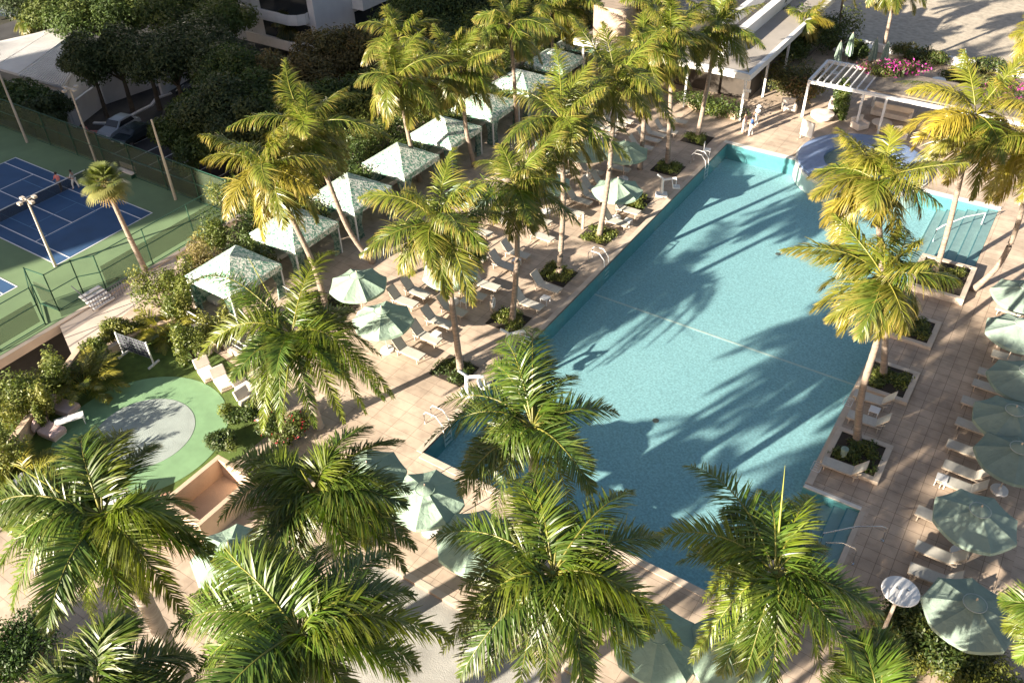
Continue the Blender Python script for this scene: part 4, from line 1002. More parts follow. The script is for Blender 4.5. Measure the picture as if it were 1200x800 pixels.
# white garden walls of the neighbouring plot
for pts, h, lab in ((((48, 118), (88, 150)), 2.2, 'white stucco wall left part beside the parked SUV'), (((88, 150), (120, 125)), 2.4, 'white stucco wall running back under the trees'),
                  (((124, 122), (192, 98)), 3.2, 'long white wall behind the tree trunks of the car park'), (((190, 112), (222, 92)), 2.6, 'pale shed wall at the far end of the car park')):
    P = [gp(*q, ZP)[:2] for q in pts]; wall('boundary_wall', P, .3, h, M['stuccow'], lab, z=ZP, group='white walls round the car park')
# apartment block
ab = empty('apartment_building', (-58, 52, ZP), 0, 'white apartment block with long balconies at the top edge', 'building')
AX, AY = gp(372, 40, -5)[:2]; ab.location = (AX, AY, ZP)
mb = MB(); mb.box((-14, 16, 12), (28, 32, 24)); mb.build('wall', M['stuccow'], ab)
mb = MB(); mb.box((-14, 16, 24.2), (28.6, 32.6, .4)); mb.build('roof', M['stuccow'], ab)
for k in range(7):
    z = 1.1 + k * 3.1
    mb = MB(); mb.add([(0.02 - .3 - 8.5, -.02, z + .3), (-.9, -.02, z + .3), (-.9, -.02, z + 2.6), (-8.8, -.02, z + 2.6)], [(0, 1, 2, 3)]); mb.build('window', M['glassd'], ab)
    mb = MB(); mb.add([(.02, 6.5, z + .3), (.02, 15.5, z + .3), (.02, 15.5, z + 2.5), (.02, 6.5, z + 2.5)], [(0, 1, 2, 3)]); mb.build('window', M['glassd'], ab)
    pl = [(-10, .0), (-1.0, .0), (-.9, -.6), (-1.4, -1.4), (-2.4, -1.9), (-10, -1.9)]
    mb = MB(); mb.prism(pl, z - .1, z + .12); bal = mb.build('balcony', M['white'], ab)
    mb = MB()
    for a, b in zip(pl[1:], pl[2:] + pl[:1]): 
        if b != pl[0]: mb.bar((*a, z + .6), (*b, z + .6), .12, .98)
    mb.build('parapet', M['white'], bal)
    mb = MB(); mb.box((.9, 11, z), (1.8, 9.5, .22)); bal = mb.build('balcony', M['white'], ab); mb = MB(); mb.box((1.75, 11, z + .6), (.12, 9.5, 1.0)); mb.box((.9, 6.3, z + .6), (1.58, .12, 1.0)); mb.build('parapet', M['white'], bal)
# hotel tower down sun: its long shadow covers the courts and the car park
L0 = gp(92, 290, ZC); tz = math.tan(rad(SUN_AZ)); TY = -70.0; TX = L0[0] - (L0[1] - TY + 18) / tz
RL = gp(34, 66, -3.5); TXL = RL[0] - (RL[1] - TY) / tz
TH = 82.0
ht = empty('hotel_tower', (TX, TY, ZP), 0, 'tall pale hotel tower outside the picture whose shadow covers the courts and car park', 'building')
mb = MB(); WX = TX - TXL; mb.box((-WX / 2, -9, TH / 2), (WX, 18, TH)); mb.build('wall', M['stuccow'], ht)
for k in range(25):
    mb = MB(); mb.box((-WX / 2, .6, 2.5 + 3.2 * k), (WX - .4, 1.2, .2)); mb.build('balcony', M['white'], ht); mb = MB(); mb.box((-WX / 2, .02, 4.0 + 3.2 * k), (WX - 1, .03, 2.1)); mb.build('window', M['glassd'], ht)

# ------------------------------------------------------------------ trees of the shaded lots
TR = [(103, 72, 3.4), (135, 66, 4.2), (168, 64, 4.2), (200, 72, 4.4), (228, 52, 4.6), (256, 72, 4.6), (282, 92, 4.6), (214, 152, 3.0), (236, 172, 2.8), (262, 130, 4.2), (228, 128, 2.6), (300, 118, 4.2),
      (322, 92, 3.6), (352, 98, 4.2), (385, 72, 4.6), (422, 64, 4.6), (452, 70, 4.4), (110, 16, 5), (150, 8, 5.5), (190, 14, 5), (232, 6, 5), (262, 26, 4), (56, 128, 2.4), (28, 120, 3.0), (6, 112, 3.0), (75, 12, 4.5), (25, -8, 5),
      (500, 24, 5.5), (540, 10, 6), (585, 2, 6), (520, -6, 6), (640, -10, 6), (478, 92, 4.2), (330, 140, 4), (420, 118, 4), (372, 128, 4), (560, 48, 5), (610, 34, 4.5), (505, 78, 4), (290, 150, 3.4)]
TR.sort(); cnt = {}
KN = ['broad dense dark', 'rounded dull green', 'brown green shaggy', 'wide shadowed']
for i, (x, y, r_) in enumerate(TR):
    C_ = gp(x, y, ZP + (6.0 if r_ > 3.2 else 4.0)); pal = [GR, [(.04, .06, .02), (.05, .07, .025)], [(.11, .09, .03), (.08, .08, .025), (.14, .10, .035)], GR][2 if (x > 320 and x < 480 and y < 100) else i % 2]
    side = 'behind the cabanas' if x > 440 else 'below the white apartment block' if x > 280 else 'over the car park' if y > 45 else 'along the top left street'
    cnt[side] = cnt.get(side, -1) + 1
    tree('shade_tree', C_[0], C_[1], ZP, r_, 8.6 if r_ > 3.2 else 5.4, int(2300 * r_), .17, pal, '%s tree %s, %s counted from the left' % (KN[i % 4], side, ordinal(cnt[side])), 'dark trees of the neighbouring lots', seed=i)
# sunlit hedge strip on the podium edge
def gbush(px, z, rx, ry, h, lab, **k):
    P = gp(px[0], px[1], z + h * .6); return bush(k.pop('name', 'shrub'), P[0], P[1], z, rx, ry, h, label=lab, **k)
for i, (px, rx, lab) in enumerate((((180, 335), 1.5, 'round leafy shrub below the fan palm trunk'), ((205, 322), 1.3, 'light green shrub left of the nearest cabana'), ((232, 300), 1.5, 'sparse tawny shrub behind the nearest cabana'), ((150, 378), .9, 'low hedge piece above the short tan wall, right part'),
         ((128, 392), .9, 'low hedge piece above the short tan wall, left part'), ((108, 404), .9, 'leafy hedge piece beside the clumping palm'), ((55, 440), 1.3, 'pale green leafy vine mass above the tan wall'), ((30, 455), 1.4, 'pale leafy hedge at the left edge above the wall'), ((10, 470), 1.4, 'leafy hedge mass at the left picture edge'),
         ((44, 474), .6, 'trailing leaves over the tan wall by the pink chair'), ((4, 520), 1.2, 'leafy hedge below the clumping palm at the left edge'), ((255, 275), 1.3, 'dense shrub between the first and second cabana row end'), ((262, 225), 1.6, 'bright leafy shrub behind the big coconut palm'), ((300, 235), 1.5, 'shrub behind the second cabana'), ((205, 350), 1.1, 'shadowed shrub below the nearest cabana'),
         ((340, 215), 1.7, 'bright shrub behind the second cabana'), ((385, 180), 1.8, 'leafy shrub behind the third cabana'), ((430, 160), 1.8, 'yellow green shrub behind the fourth cabana'), ((490, 125), 1.8, 'leafy shrub behind the fifth cabana'), ((222, 395), 1.0, 'ivy patch behind the white rail'), ((255, 385), 1.0, 'ivy patch behind the white rail, right part'))):
    gbush(px, 0 if i not in (2, 12, 13, 15, 16, 17, 18) else 0, rx, rx, 2.5 if i not in (3, 4, 5) else 1.3, lab, cols=YG if i != 2 else [(.28, .20, .09), (.2, .17, .06)], N=2600, size=.085, seed=60 + i, group='leafy shrubs on the left edge')
for i, (px, s, lab) in enumerate((((88, 428), 2.2, 'bright clumping palm behind the two pink chairs'), ((14, 545), 2.3, 'bright clumping palm at the left edge near the tan wall'), ((190, 366), 2.0, 'dark and bright clumping palm behind the grid game'), ((1140, 66), 1.4, 'small bright palm shrub on the far terrace beside the magenta flowers'))):
    P = gp(*px, s * .75); areca('clumping_palm', P[0], P[1], 0, s, lab, 5 + i, nf=44 if i < 3 else 26, yel=.8)
# hedges near the camera
bush('hedge', *gp(1105, 752, .8)[:2], 0, 2.6, 1.3, 1.3, 9000, .075, [(.05, .08, .018), (.04, .07, .015), (.12, .13, .02)], 'dense dark hedge below the nearest right parasol', 'hedge', None, 91)
bush('hedge', *gp(1060, 745, .8)[:2], 0, 1.2, 1.4, 1.2, 5000, .075, [(.05, .08, .018), (.04, .07, .015), (.14, .14, .02)], 'dark hedge end beside the disc lamp post', 'hedge', None, 92)
bush('hedge', *gp(1160, 790, .8)[:2], 0, 2.2, 1.5, 1.2, 6000, .075, [(.05, .08, .018), (.14, .15, .02), (.04, .07, .015)], 'sunlit hedge in the bottom right corner', 'hedge', None, 93)
bush('hedge', *gp(22, 755, .8)[:2], 0, 1.6, 2.2, 1.3, 7000, .08, [(.05, .10, .018), (.04, .08, .015)], 'clipped dark green hedge at the bottom left corner', 'hedge', None, 94)
bush('hedge', *gp(285, 480, .5)[:2], 0, 1.1, 1.1, .9, 3500, .075, GR + YG[:1], 'clipped green hedge at the right edge of the putting green', 'hedge', None, 95)
bush('hedge', *gp(262, 520, .5)[:2], 0, 1.2, .8, .8, 3500, .075, GR + YG[:1], 'clipped green hedge above the tan box enclosure', 'hedge', None, 96)
bush('hedge', *gp(330, 500, .5)[:2], 0, 1.3, 1.3, 1.2, 3500, .08, GR, 'dark planting under the big feather palm', 'hedge', None, 97, flowers=((.35, .02, .03), .04))

# ================================================================== FAR SIDE BUILDINGS, PERGOLA, TERRACE
fb = empty('pavilion', (-8, 43, 0), 0, 'long low pavilion with a pale flat roof and white parapets beyond the pool', 'building')
mb = MB(); mb.box((-.2, 9.5, 3.55), (15.4, 21, .3)); mb.build('roof', M['rooft'], fb)
mb = MB(); mb.box((7.55, 9.3, 3.62), (.35, 21.4, .5)); mb.box((-.2, -1.15, 3.62), (15.2, .35, .5)); mb.build('eave', M['metalw'], fb)
mb = MB(); mb.box((4.2, 10.5, 4.2), (.7, 18.5, 1.0)); mb.box((2.2, 10.5, 4.2), (.5, 18.5, 1.0)); mb.build('parapet', M['stuccow'], fb)
mb = MB(); mb.box((-1.5, 11, 4.3), (3.4, 17, 1.3)); mb.build('roof_box', M['rooft'], fb)
mb = MB(); mb.box((-5.2, 10, 5.0), (3.0, 20, 2.8)); mb.build('upper_wall', mat('tan_wall_dull', (.34, .27, .21), .9), fb)
mb = MB(); mb.box((-.2, 11.3, 1.7), (13.4, 17, 3.3)); mb.build('wall', mat('interior_shade_tone', (.05, .04, .032), .8), fb)  # near-black wall colour stands in for the shaded interior under the roof
wall('planter_wall', [tuple(gp(806, 124)[:2]), tuple(gp(862, 140)[:2])], .35, .55, M['tan'], 'low tan planter wall in front of the pavilion columns')
bush('hedge', -3.6, 42.0, 0, 3.2, 1.0, 1.5, 4000, .1, GR + YG[:1], 'dark planting behind the low tan planter wall', 'hedge', None, 501)
for x in (7.3, 2.5, -2.5, -7): mb = MB(); mb.bar((x, -1.0, 0), (x, -1.0, 3.4), .16); mb.build('column', M['metalw'], fb)
for y in (4, 9): mb = MB(); mb.bar((7.3, y, 0), (7.3, y, 3.4), .16); mb.build('column', M['metalw'], fb)
mb = MB(); mb.box((7.6, -1.1, 2.5), (.5, .06, .22)); mb.build('sign_plate', M['white'], fb)
# pergola
pg = empty('pergola', (3.3, 45, 0), 0, 'white pergola with open slats on the left and brown roofing on the right', 'pergola'); mb = MB()
for (a, b) in (((0, 0), (16, 0)), ((0, 4.7), (16, 4.7)), ((0, 0), (0, 4.7)), ((4.2, 0), (4.2, 4.7))): mb.bar((*a, 2.9), (*b, 2.9), .2, .25)
mb.build('beam', M['metalw'], pg)
for k in range(7): mb = MB(); mb.bar((.6 + k * .5, .1, 3.06), (.6 + k * .5, 4.6, 3.06), .08, .14); mb.build('slat', M['metalw'], pg)
mb = MB(); mb.box((10.2, 2.4, 3.1), (11.8, 4.3, .12)); mb.build('roofing', M['thatch'], pg)
for x, y in ((0, 0), (0, 4.7), (4.2, 0), (4.2, 4.7), (5.9, -.0), (10.2, 0), (15.8, 0), (10, 4.7), (15.8, 4.7)): mb = MB(); mb.bar((x, y, 0), (x, y, 2.8), .17); mb.build('post', M['metalw'], pg)
# terrace rim, drop and gravel court
wall('terrace_wall', [(-.2, 61.8), (39.5, 61.8)], .4, .7, M['stuccow'], 'low white wall along the far edge of the terrace')
mb = MB(); mb.prism([(-14, 64), (90, 64), (90, 170), (-14, 170)], ZP - .2, -2.5); struct('gravel_court', mb, M['gravel'])
gbush((935, 90), 0, 2.6, 2.2, 3.2, 'big russet green climber mound between the pavilion and the pergola', name='climber', cols=[(.10, .10, .03), (.17, .10, .04), (.07, .09, .02)], N=5000, size=.12, seed=120)
P = gp(985, 138); bush('climber', P[0], P[1], 0, .9, .9, 3.4, 2600, .12, GR + YG[:1], 'dark leafy climber covering a pergola post', 'climber', None, 121)
for i, (px, lab) in enumerate((((1062, 80), 'magenta flowering shrub on the pergola roof'), ((1185, 108), 'magenta flowering shrub behind the yellow palm at the right edge'), ((1030, 80), 'dull green and pink shrub left of the magenta flowers'))):
    P = gp(*px, 3.4); bush('flowering_shrub', P[0], P[1], 2.7 if i != 1 else 1.5, 1.9 if i != 1 else 2.4, 1.1 if i != 1 else 2.0, 1.1 if i != 1 else 2.2, 1800, .12, GR + [(.15, .10, .06)], lab, 'flowering shrub', 'flowering shrubs by the pergola', 130 + i, flowers=((.55, .05, .35), [.3, .45, .1][i]))
for i, (px, lab) in enumerate((((963, 137), 'round cream planter bowl under the pergola'), ((1033, 146), 'round pale low table under the brown pergola roof'))):
    P = gp(*px, .3); r = empty('round_bowl' if i == 0 else 'round_table', (P[0], P[1], 0), 0, lab, 'planter bowl' if i == 0 else 'table')
    mb = MB(); mb.lathe((0, 0, 0), [(.4, 0), (.85, .35), (.9, .6), (.75, .62), (.01, .55)] if i == 0 else [(.35, 0), (.3, .4), (.75, .45), (.75, .5), (.01, .51)], 24); mb.build('bowl' if i == 0 else 'top', M['cush'], r, smooth=True)
    mb = MB(); mb.lathe((0, 0, 0), [(.3, .02), (.36, .02), (.36, .06), (.3, .06)], 16); mb.build('foot', M['frame'], r)
for i, (px, rz, lab) in enumerate((((1045, 132), 0, 'long pale sofa against the back of the brown roofed pergola bay'), ((925, 124), .5, 'cream chair with cushions in front of the climber mound'), ((980, 122), .2, 'pale armchair between the pergola posts'), ((1008, 145), 1.0, 'low pale chair in the shade of the pergola'), ((1052, 158), .8, 'pale rounded seat beside the low round table'))):
    P = gp(*px, .4); r = empty('sofa' if i == 0 else 'armchair', (P[0], P[1], 0), rz, lab, 'sofa' if i == 0 else 'armchair', None if i == 0 else 'armchairs under the pergola'); wd = 3.0 if i == 0 else 1.1
    mb = MB(); mb.box((0, 0, .25), (wd, .9, .4)); mb.build('seat', M['cush'], r, bevel=.06); mb = MB(); mb.box((0, .42, .6), (wd, .22, .55)); mb.build('backrest', M['cush'], r, bevel=.05)
    for s in (-1, 1): mb = MB(); mb.box((s * (wd / 2 - .08), -.02, .42), (.18, .85, .35)); mb.build('armrest', M['cush'], r, bevel=.05)
P = gp(943, 165); r = empty('sign_board', (P[0], P[1], 0), rad(-22), 'pale standing notice board on the deck before the blue spa', 'sign'); mb = MB(); mb.box((0, 0, .95), (1.05, .06, 1.15)); mb.build('panel', M['white'], r); mb = MB(); mb.box((0, .05, .95), (1.15, .05, 1.25)); mb.build('frame', M['frame'], r)
for s in (-.45, .45): mb = MB(); mb.bar((s, 0, 0), (s, 0, .4), .05); mb.bar((s, -.3, .03), (s, .3, .03), .05); mb.build('leg', M['frame'], r)
for i, (px, lab) in enumerate((((1100, 95), 'white low table on the far terrace, right'), ((1010, 50), 'white chair on the far terrace by the wall'), ((1018, 56), 'white chair left of the dark closed parasol'), ((983, 60), 'round tan table on the far terrace'))):
    P = gp(*px, .6); r = empty('terrace_table', (P[0], P[1], 0), .3 * i, lab, 'table', 'terrace furniture'); mb = MB(); mb.lathe((0, 0, 0), [(.01, .74), (.55, .74), (.55, .70), (.01, .70)], 18); mb.build('top', M['metalw'] if i < 3 else M['cush'], r)
    mb = MB(); mb.tube([(0, 0, 0), (0, 0, .7)], .05, 8); mb.lathe((0, 0, 0), [(.01, .06), (.3, .03), (.3, 0)], 12); mb.build('pedestal', M['metalw'], r)

# ================================================================== POOLSIDE DETAILS
def handrail(P, rz, lab, L=.75, h=.85, w_=.55, n=2):
    r = empty('handrail', P, rz, lab, 'handrail', 'steel handrails round the pool')
    for s in range(n):
        y = (s - (n - 1) / 2) * w_; mb = MB(); mb.tube([(-L, y, 0), (-L, y, h * .75), (-L * .8, y, h), (0, y, h), (.35, y, h * .55), (.42, y, -.1), (.42, y, -1.0)], .028, 8); mb.build('rail', M['metalw'], r, smooth=True)
    if n == 2:
        for z in (-.3, -.6, -.9): mb = MB(); mb.box((.42, 0, z), (.09, w_, .03)); mb.build('rung', M['metalw'], r)
handrail((*gp(704, 308)[:2], 0), 0, 'white pool ladder beside the lane line on the left edge')
handrail((-.3, 33.6, 0), 0, 'white pool ladder by the white chair near the far left pool corner')
handrail((-.35, 1.9, 0), 0, 'white pool ladder behind the palm fronds near the pool corner')
for i, (a, b, lab) in enumerate((((1034, 633), (962, 634), 'steel handrail over the near steps, farther one'), ((999, 660), (965, 645), 'steel handrail over the near steps, nearer one'))):
    A_ = gp(*a); B_ = gp(*b, -.2); r = empty('handrail', A_, 0, lab, 'handrail', 'steel handrails round the pool'); D = B_ - A_; mb = MB()
    mb.tube([(0, 0, 0), (-.02, 0, .8), (D[0] * .1, D[1] * .1, .92), (D[0] * .5, D[1] * .5, .85), (D[0], D[1], .35), (D[0], D[1], -.5)], .028, 8); mb.build('rail', M['steel'], r, smooth=True); mb = MB(); mb.lathe((0, 0, 0), [(.01, .03), (.07, .02), (.07, 0)], 12); mb.build('flange', M['steel'], r)
A_ = gp(1150, 263); B_ = gp(1103, 272); r = empty('handrail', A_, 0, 'white handrail over the far steps of the pool', 'handrail', 'steel handrails round the pool'); D = B_ - A_; mb = MB()
mb.tube([(0, 0, 0), (0, 0, .85), (D[0] * .5, D[1] * .5, .85), (D[0], D[1], .5), (D[0] - .3, D[1], .1), (D[0] - .3, D[1], -.8)], .035, 8); mb.build('rail', M['metalw'], r, smooth=True); mb = MB(); mb.lathe((0, 0, 0), [(.01, .03), (.07, .02), (.07, 0)], 12); mb.build('flange', M['steel'], r)
# pool lifts (white covered)
def lift(P, rz, lab):
    r = empty('pool_lift', P, rz, lab, 'pool lift', 'white pool lifts'); mb = MB(); mb.box((0, 0, .08), (.8, .6, .16)); mb.build('base', M['metalw'], r, bevel=.03)
    mb = MB(); mb.tube([(0, 0, .1), (0, 0, 1.3)], [.12, .09], 10); mb.bar((0, 0, 1.2), (.9, 0, 1.35), .12); mb.bar((.0, 0, 1.3), (-.4, 0, 1.6), .1); mb.build('arm', M['metalw'], r)
    mb = MB(); mb.box((.95, 0, .7), (.5, .5, .08)); mb.bar((.72, 0, .7), (.62, 0, 1.25), .5, .06); mb.bar((.92, 0, .7), (.92, 0, 1.3), .06); mb.build('seat', M['metalw'], r, bevel=.02)
lift((*gp(775, 229)[:2], 0), .5, 'white pool lift with folded seat at the left pool edge beyond the poolside parasol')
lift((*gp(548, 462)[:2], 0), .4, 'white pool lift beside the nearest planted square on the left deck')
lift((*gp(596, 412)[:2], 0), .7, 'white folded pool equipment behind the bright frond tips at the pool edge')
def chair(P, rz, lab):
    r = empty('deck_chair', P, rz, lab, 'chair'); mb = MB(); mb.box((0, 0, .45), (.5, .5, .05)); mb.build('seat', M['metalw'], r); mb = MB(); mb.box((-.24, 0, .72), (.05, .5, .5)); mb.build('backrest', M['metalw'], r)
    for x in (-.2, .2):
        for y in (-.2, .2): mb = MB(); mb.box((x, y, .21), (.04, .04, .43)); mb.build('leg', M['metalw'], r)
chair((*gp(828, 182)[:2], 0), .3, 'white chair at the far left pool corner')
P = gp(600, 330 + 20); 
P = gp(577, 365); r = empty('life_ring_stand', (P[0], P[1], 0), rad(20), 'low stand with a white life ring on the left deck', 'life ring stand'); mb = MB(); mb.bar((0, 0, 0), (0, 0, 1.15), .1); mb.box((0, 0, .6), (.1, .6, .7)); mb.build('post', M['frame'], r)
mb = MB(); pts_ = [(.09, .28 * math.cos(a * math.pi / 8), .62 + .28 * math.sin(a * math.pi / 8)) for a in range(17)]; mb.tube(pts_, .06, 8, cap=False); mb.build('life_ring', M['white'], r, smooth=True)
P = gp(683, 268); r = empty('shower_post', (P[0], P[1], 0), 0, 'slim timber post beside the planted square near the lane line', 'post'); mb = MB(); mb.bar((0, 0, 0), (0, 0, 1.1), .12); mb.build('post', M['frame'], r); mb = MB(); mb.box((0, 0, 1.12), (.16, .16, .04)); mb.build('cap', M['frame'], r)
# disc lamp
P = gp(1022, 768); r = empty('lamp_post', (P[0], P[1], 0), 0, 'pale lamp post with a wide white disc shade in the lower right', 'lamp post')
mb = MB(); mb.tube([(0, 0, 0), (0, 0, 4.1)], [.085, .06], 10); mb.build('pole', M['pole'], r, smooth=True)
mb = MB(); mb.lathe((0, 0, 0), [(.01, 4.2), (.2, 4.19), (.62, 4.13), (.64, 4.10), (.62, 4.08), (.01, 4.1)], 32); mb.build('disc_shade', M['metalw'], r, smooth=True)
mb = MB(); mb.box((0, 0, .12), (.34, .34, .24)); mb.build('base', M['steel'], r, bevel=.02); mb = MB()
for x in (-.12, .2): mb.lathe((x, .1 * (x > 0), 4.16), [(.01, .07), (.06, .05), (.06, 0)], 10)
mb.build('finial', M['steel'], r)
# depth figures painted by the right edge
def text(s, P, rz, size, lab):
    cu = bpy.data.curves.new('text', 'FONT'); cu.body = s; cu.size = size; cu.extrude = .002; cu.align_x = 'CENTER'; cu.align_y = 'CENTER'; t = bpy.data.objects.new('tmp', cu); COL.objects.link(t)
    dg = bpy.context.evaluated_depsgraph_get(); me = bpy.data.meshes.new_from_object(t.evaluated_get(dg)); bpy.data.objects.remove(t)
    r = empty('depth_mark', P, rz, lab, 'depth marking', 'depth markings on the right edge'); o = bpy.data.objects.new('figure', me); COL.objects.link(o); me.materials.clear(); me.materials.append(M['white']); o.parent = r; o.location = (0, 0, .010)
    mb = MB()
    for (x, y, a, b) in ((0, .2, .62, .03), (0, -.2, .62, .03), (-.31, 0, .03, .43), (.31, 0, .03, .43)): mb.box((x, y, .006), (a, b, .008))
    mb.build('outline', M['white'], r)
text('3 FT', (*gp(994, 471)[:2], .026), rad(90), .26, 'small white depth figure beside the pool near the lane line planter'); text('3 FT', (*gp(957, 547)[:2], .026), rad(90), .26, 'small white depth figure near the steps corner')

# ================================================================== PEOPLE
def person(P, rz, lab, top, bottom, hair='hair', hat=False, h=1.75, stride=.12, arms=((.25, -.05), (.25, .1))):
    r = empty('person', P, rz, lab, 'person'); s = h / 1.75
    J = {'pel': (0, 0, .95), 'sp': (0, 0, 1.15), 'ch': (0, .01, 1.35), 'nk': (0, 0, 1.48), 'hd': (0, -.02, 1.58), 'tp': (0, -.01, 1.70)}
    E = [('pel', 'sp'), ('sp', 'ch'), ('ch', 'nk'), ('nk', 'hd'), ('hd', 'tp')]; Rd = {'pel': .14, 'sp': .12, 'ch': .14, 'nk': .055, 'hd': .085, 'tp': .075}
    for i, sd in enumerate((-1, 1)):
        f, u = arms[i]; st_ = stride * sd
        for nm, c, rr in (('hip', (sd * .09, 0, .88), .10), ('kn', (sd * .10, -st_ * .8 - .02, .50), .062), ('an', (sd * .10, -st_, .09), .042), ('ft', (sd * .11, -st_ - .14, .035), .035),
                         ('sh', (sd * .18, 0, 1.40), .062), ('el', (sd * .25, -.02 - f * .3, 1.13), .043), ('wr', (sd * (.22 - abs(u) * .3), -.08 - f, .98 + u * 2), .03), ('ha', (sd * (.20 - abs(u) * .3), -.14 - f, .94 + u * 2.3), .035)):
            J[nm + str(i)] = c; Rd[nm + str(i)] = rr
        E += [('pel', 'hip%d' % i), ('hip%d' % i, 'kn%d' % i), ('kn%d' % i, 'an%d' % i), ('an%d' % i, 'ft%d' % i), ('ch', 'sh%d' % i), ('sh%d' % i, 'el%d' % i), ('el%d' % i, 'wr%d' % i), ('wr%d' % i, 'ha%d' % i)]
    def grow(keys, name, m, inf=0.0, root='pel'):
        bm = bmesh.new(); sk = bm.verts.layers.skin.verify(); vv = {}
        for k in keys: vv[k] = bm.verts.new([q * s for q in J[k]]); vv[k][sk].radius = ((Rd[k] + inf) * s, (Rd[k] * .85 + inf) * s)
        for a, b in E:
            if a in vv and b in vv: bm.edges.new((vv[a], vv[b]))
        vv[root][sk].use_root = True
        me = bpy.data.meshes.new(name); bm.to_mesh(me); bm.free(); t = bpy.data.objects.new('tmp', me); COL.objects.link(t)
        t.modifiers.new('s', 'SKIN').use_smooth_shade = True; t.modifiers.new('d', 'SUBSURF').levels = 2
        dg = bpy.context.evaluated_depsgraph_get(); me2 = bpy.data.meshes.new_from_object(t.evaluated_get(dg)); bpy.data.objects.remove(t)
        me2.materials.clear(); me2.materials.append(m); o = bpy.data.objects.new(name, me2); COL.objects.link(o); o.parent = r
    allk = list(J); grow(allk, 'body', M['skin'])
    grow(['pel', 'sp', 'ch', 'sh0', 'sh1', 'el0', 'el1'], 'shirt', top, .022)
    grow(['pel', 'hip0', 'hip1', 'kn0', 'kn1', 'an0', 'an1'], 'trousers', bottom, .02)
    mb = MB(); hd = Vector((0, .0, 1.63)) * s
    if hat: mb.lathe(hd, [(.22, 0), (.12, .04), (.11, .13), (.01, .15)], 16)
    else: mb.lathe(hd, [(.085, -.06), (.11, .0), (.10, .07), (.05, .12), (.01, .13)], 14)
    mb.build('hat' if hat else 'hair', M['cwhite'] if hat else M[hair], r, smooth=True)
    return r
person((*gp(871, 156)[:2], 0), rad(110), 'person in a pale pink top and white trousers near the pavilion column', mat('cloth_pale_pink', (.62, .42, .38), .85), M['cwhite'])
person((*gp(879, 160)[:2], 0), rad(-70), 'person in a dark blue top and white trousers facing the one in pink', M['cblue'], M['cwhite'])
person((*gp(886, 148)[:2], 0), rad(-40), 'person in white with a white hat behind the one in the blue top', M['cwhite'], M['cwhite'], hat=True)
person((*gp(73, 223.6, ZC)[:2], ZC), rad(20), 'tennis player in a pinkish red top and grey trousers left at the net', M['cpink'], mat('cloth_grey', (.25, .25, .27), .85), stride=.2, arms=((.35, .1), (.2, .05)))
person((*gp(90, 221, ZC)[:2], ZC), rad(-60), 'tennis player in pale grey clothes right at the net', mat('cloth_pale', (.5, .5, .52), .85), M['cwhite'], stride=.2)

# ================================================================== PALMS
coconut('coconut_palm', (383, 362), [(368, 312), (345, 262)], (313, 196), 'big yellowish palm with a curved leaning trunk before the second cabana', nf=26, L=4.6, yel=.55, seed=1)
coconut('coconut_palm', (437, 308), [(405, 262)], (362, 150), 'leaning palm foot hidden by the second parasol, crown before the dark trees', nf=24, L=4.6, yel=.3, seed=2)
coconut('coconut_palm', (492, 212), [(480, 165)], (465, 92), 'palm with a pale trunk rising between the fourth and fifth cabana', nf=24, L=4.5, yel=.35, seed=3)
coconut('coconut_palm', (500, 150), None, (468, 45), 'palm directly behind the one between the fourth and fifth cabana, higher in the picture', nf=22, L=4.2, yel=.3, seed=4)
coconut('coconut_palm', (556, 195), [(546, 150)], (540, 78), 'dark crowned palm in front of the fifth cabana', nf=24, L=4.3, yel=.1, seed=5)
coconut('coconut_palm', (540, 435), [(526, 330)], (514, 262), 'broad crowned palm standing in the nearest planted square on the left deck', nf=26, L=4.5, yel=.3, seed=6)
coconut('coconut_palm', (600, 378), [(606, 300)], (604, 218), 'palm with a straight dark upper trunk in the second planted square', nf=25, L=4.0, yel=.2, seed=7)
coconut('coconut_palm', (655, 322), [(660, 240)], (658, 140), 'upright palm in the third planted square near the lane line', nf=25, L=4.5, yel=.35, seed=8)
coconut('coconut_palm', (702, 278), [(714, 200)], (722, 95), 'tall palm with a long pale trunk in the fourth planted square', nf=24, L=4.2, yel=.35, seed=9)
coconut('coconut_palm', (750, 198), [(755, 130)], (752, 62), 'palm with a pale slim trunk behind the poolside parasol', nf=22, L=4.2, yel=.3, seed=10)
coconut('coconut_palm', (782, 195), [(786, 110)], (785, 42), 'palm rising from the sixth planted square', nf=22, L=4.2, yel=.2, seed=11)
coconut('coconut_palm', (817, 162), [(830, 95)], (842, 30), 'palm with a leaning trunk at the far left pool corner', nf=24, L=4.3, yel=.3, seed=12)
coconut('coconut_palm', (606, 155), [(603, 100)], (597, 28), 'palm with its crown at the top edge above the far cabanas', nf=22, L=4.3, yel=.2, seed=13)
coconut('coconut_palm', (650, 90), None, (645, 12), 'palm at the top edge in front of the far cabana, left of a twin', nf=20, L=4.2, yel=.2, seed=14)
coconut('coconut_palm', (675, 80), None, (676, 8), 'palm at the top edge in front of the far cabana, right of a twin', nf=20, L=4.2, yel=.2, seed=15)
coconut('coconut_palm', (770, 90), None, (772, 10), 'palm at the top edge before the beige upper wall', nf=20, L=4.2, yel=.3, seed=16)
coconut('coconut_palm', (1004, 520), [(1010, 460), (1030, 390)], (1035, 325), 'palm with a dark lower trunk in the nearest right planter', nf=26, L=3.7, yel=.45, seed=17, group='coconut palms right of the pool', wind=(-.35, .1))
coconut('coconut_palm', (1035, 443), [(1037, 370)], (1026, 212), 'palm behind the nearest right one, rising from the lane line planter over the pool', nf=24, L=3.6, yel=.5, seed=18, group='coconut palms right of the pool', wind=(-.35, .1))
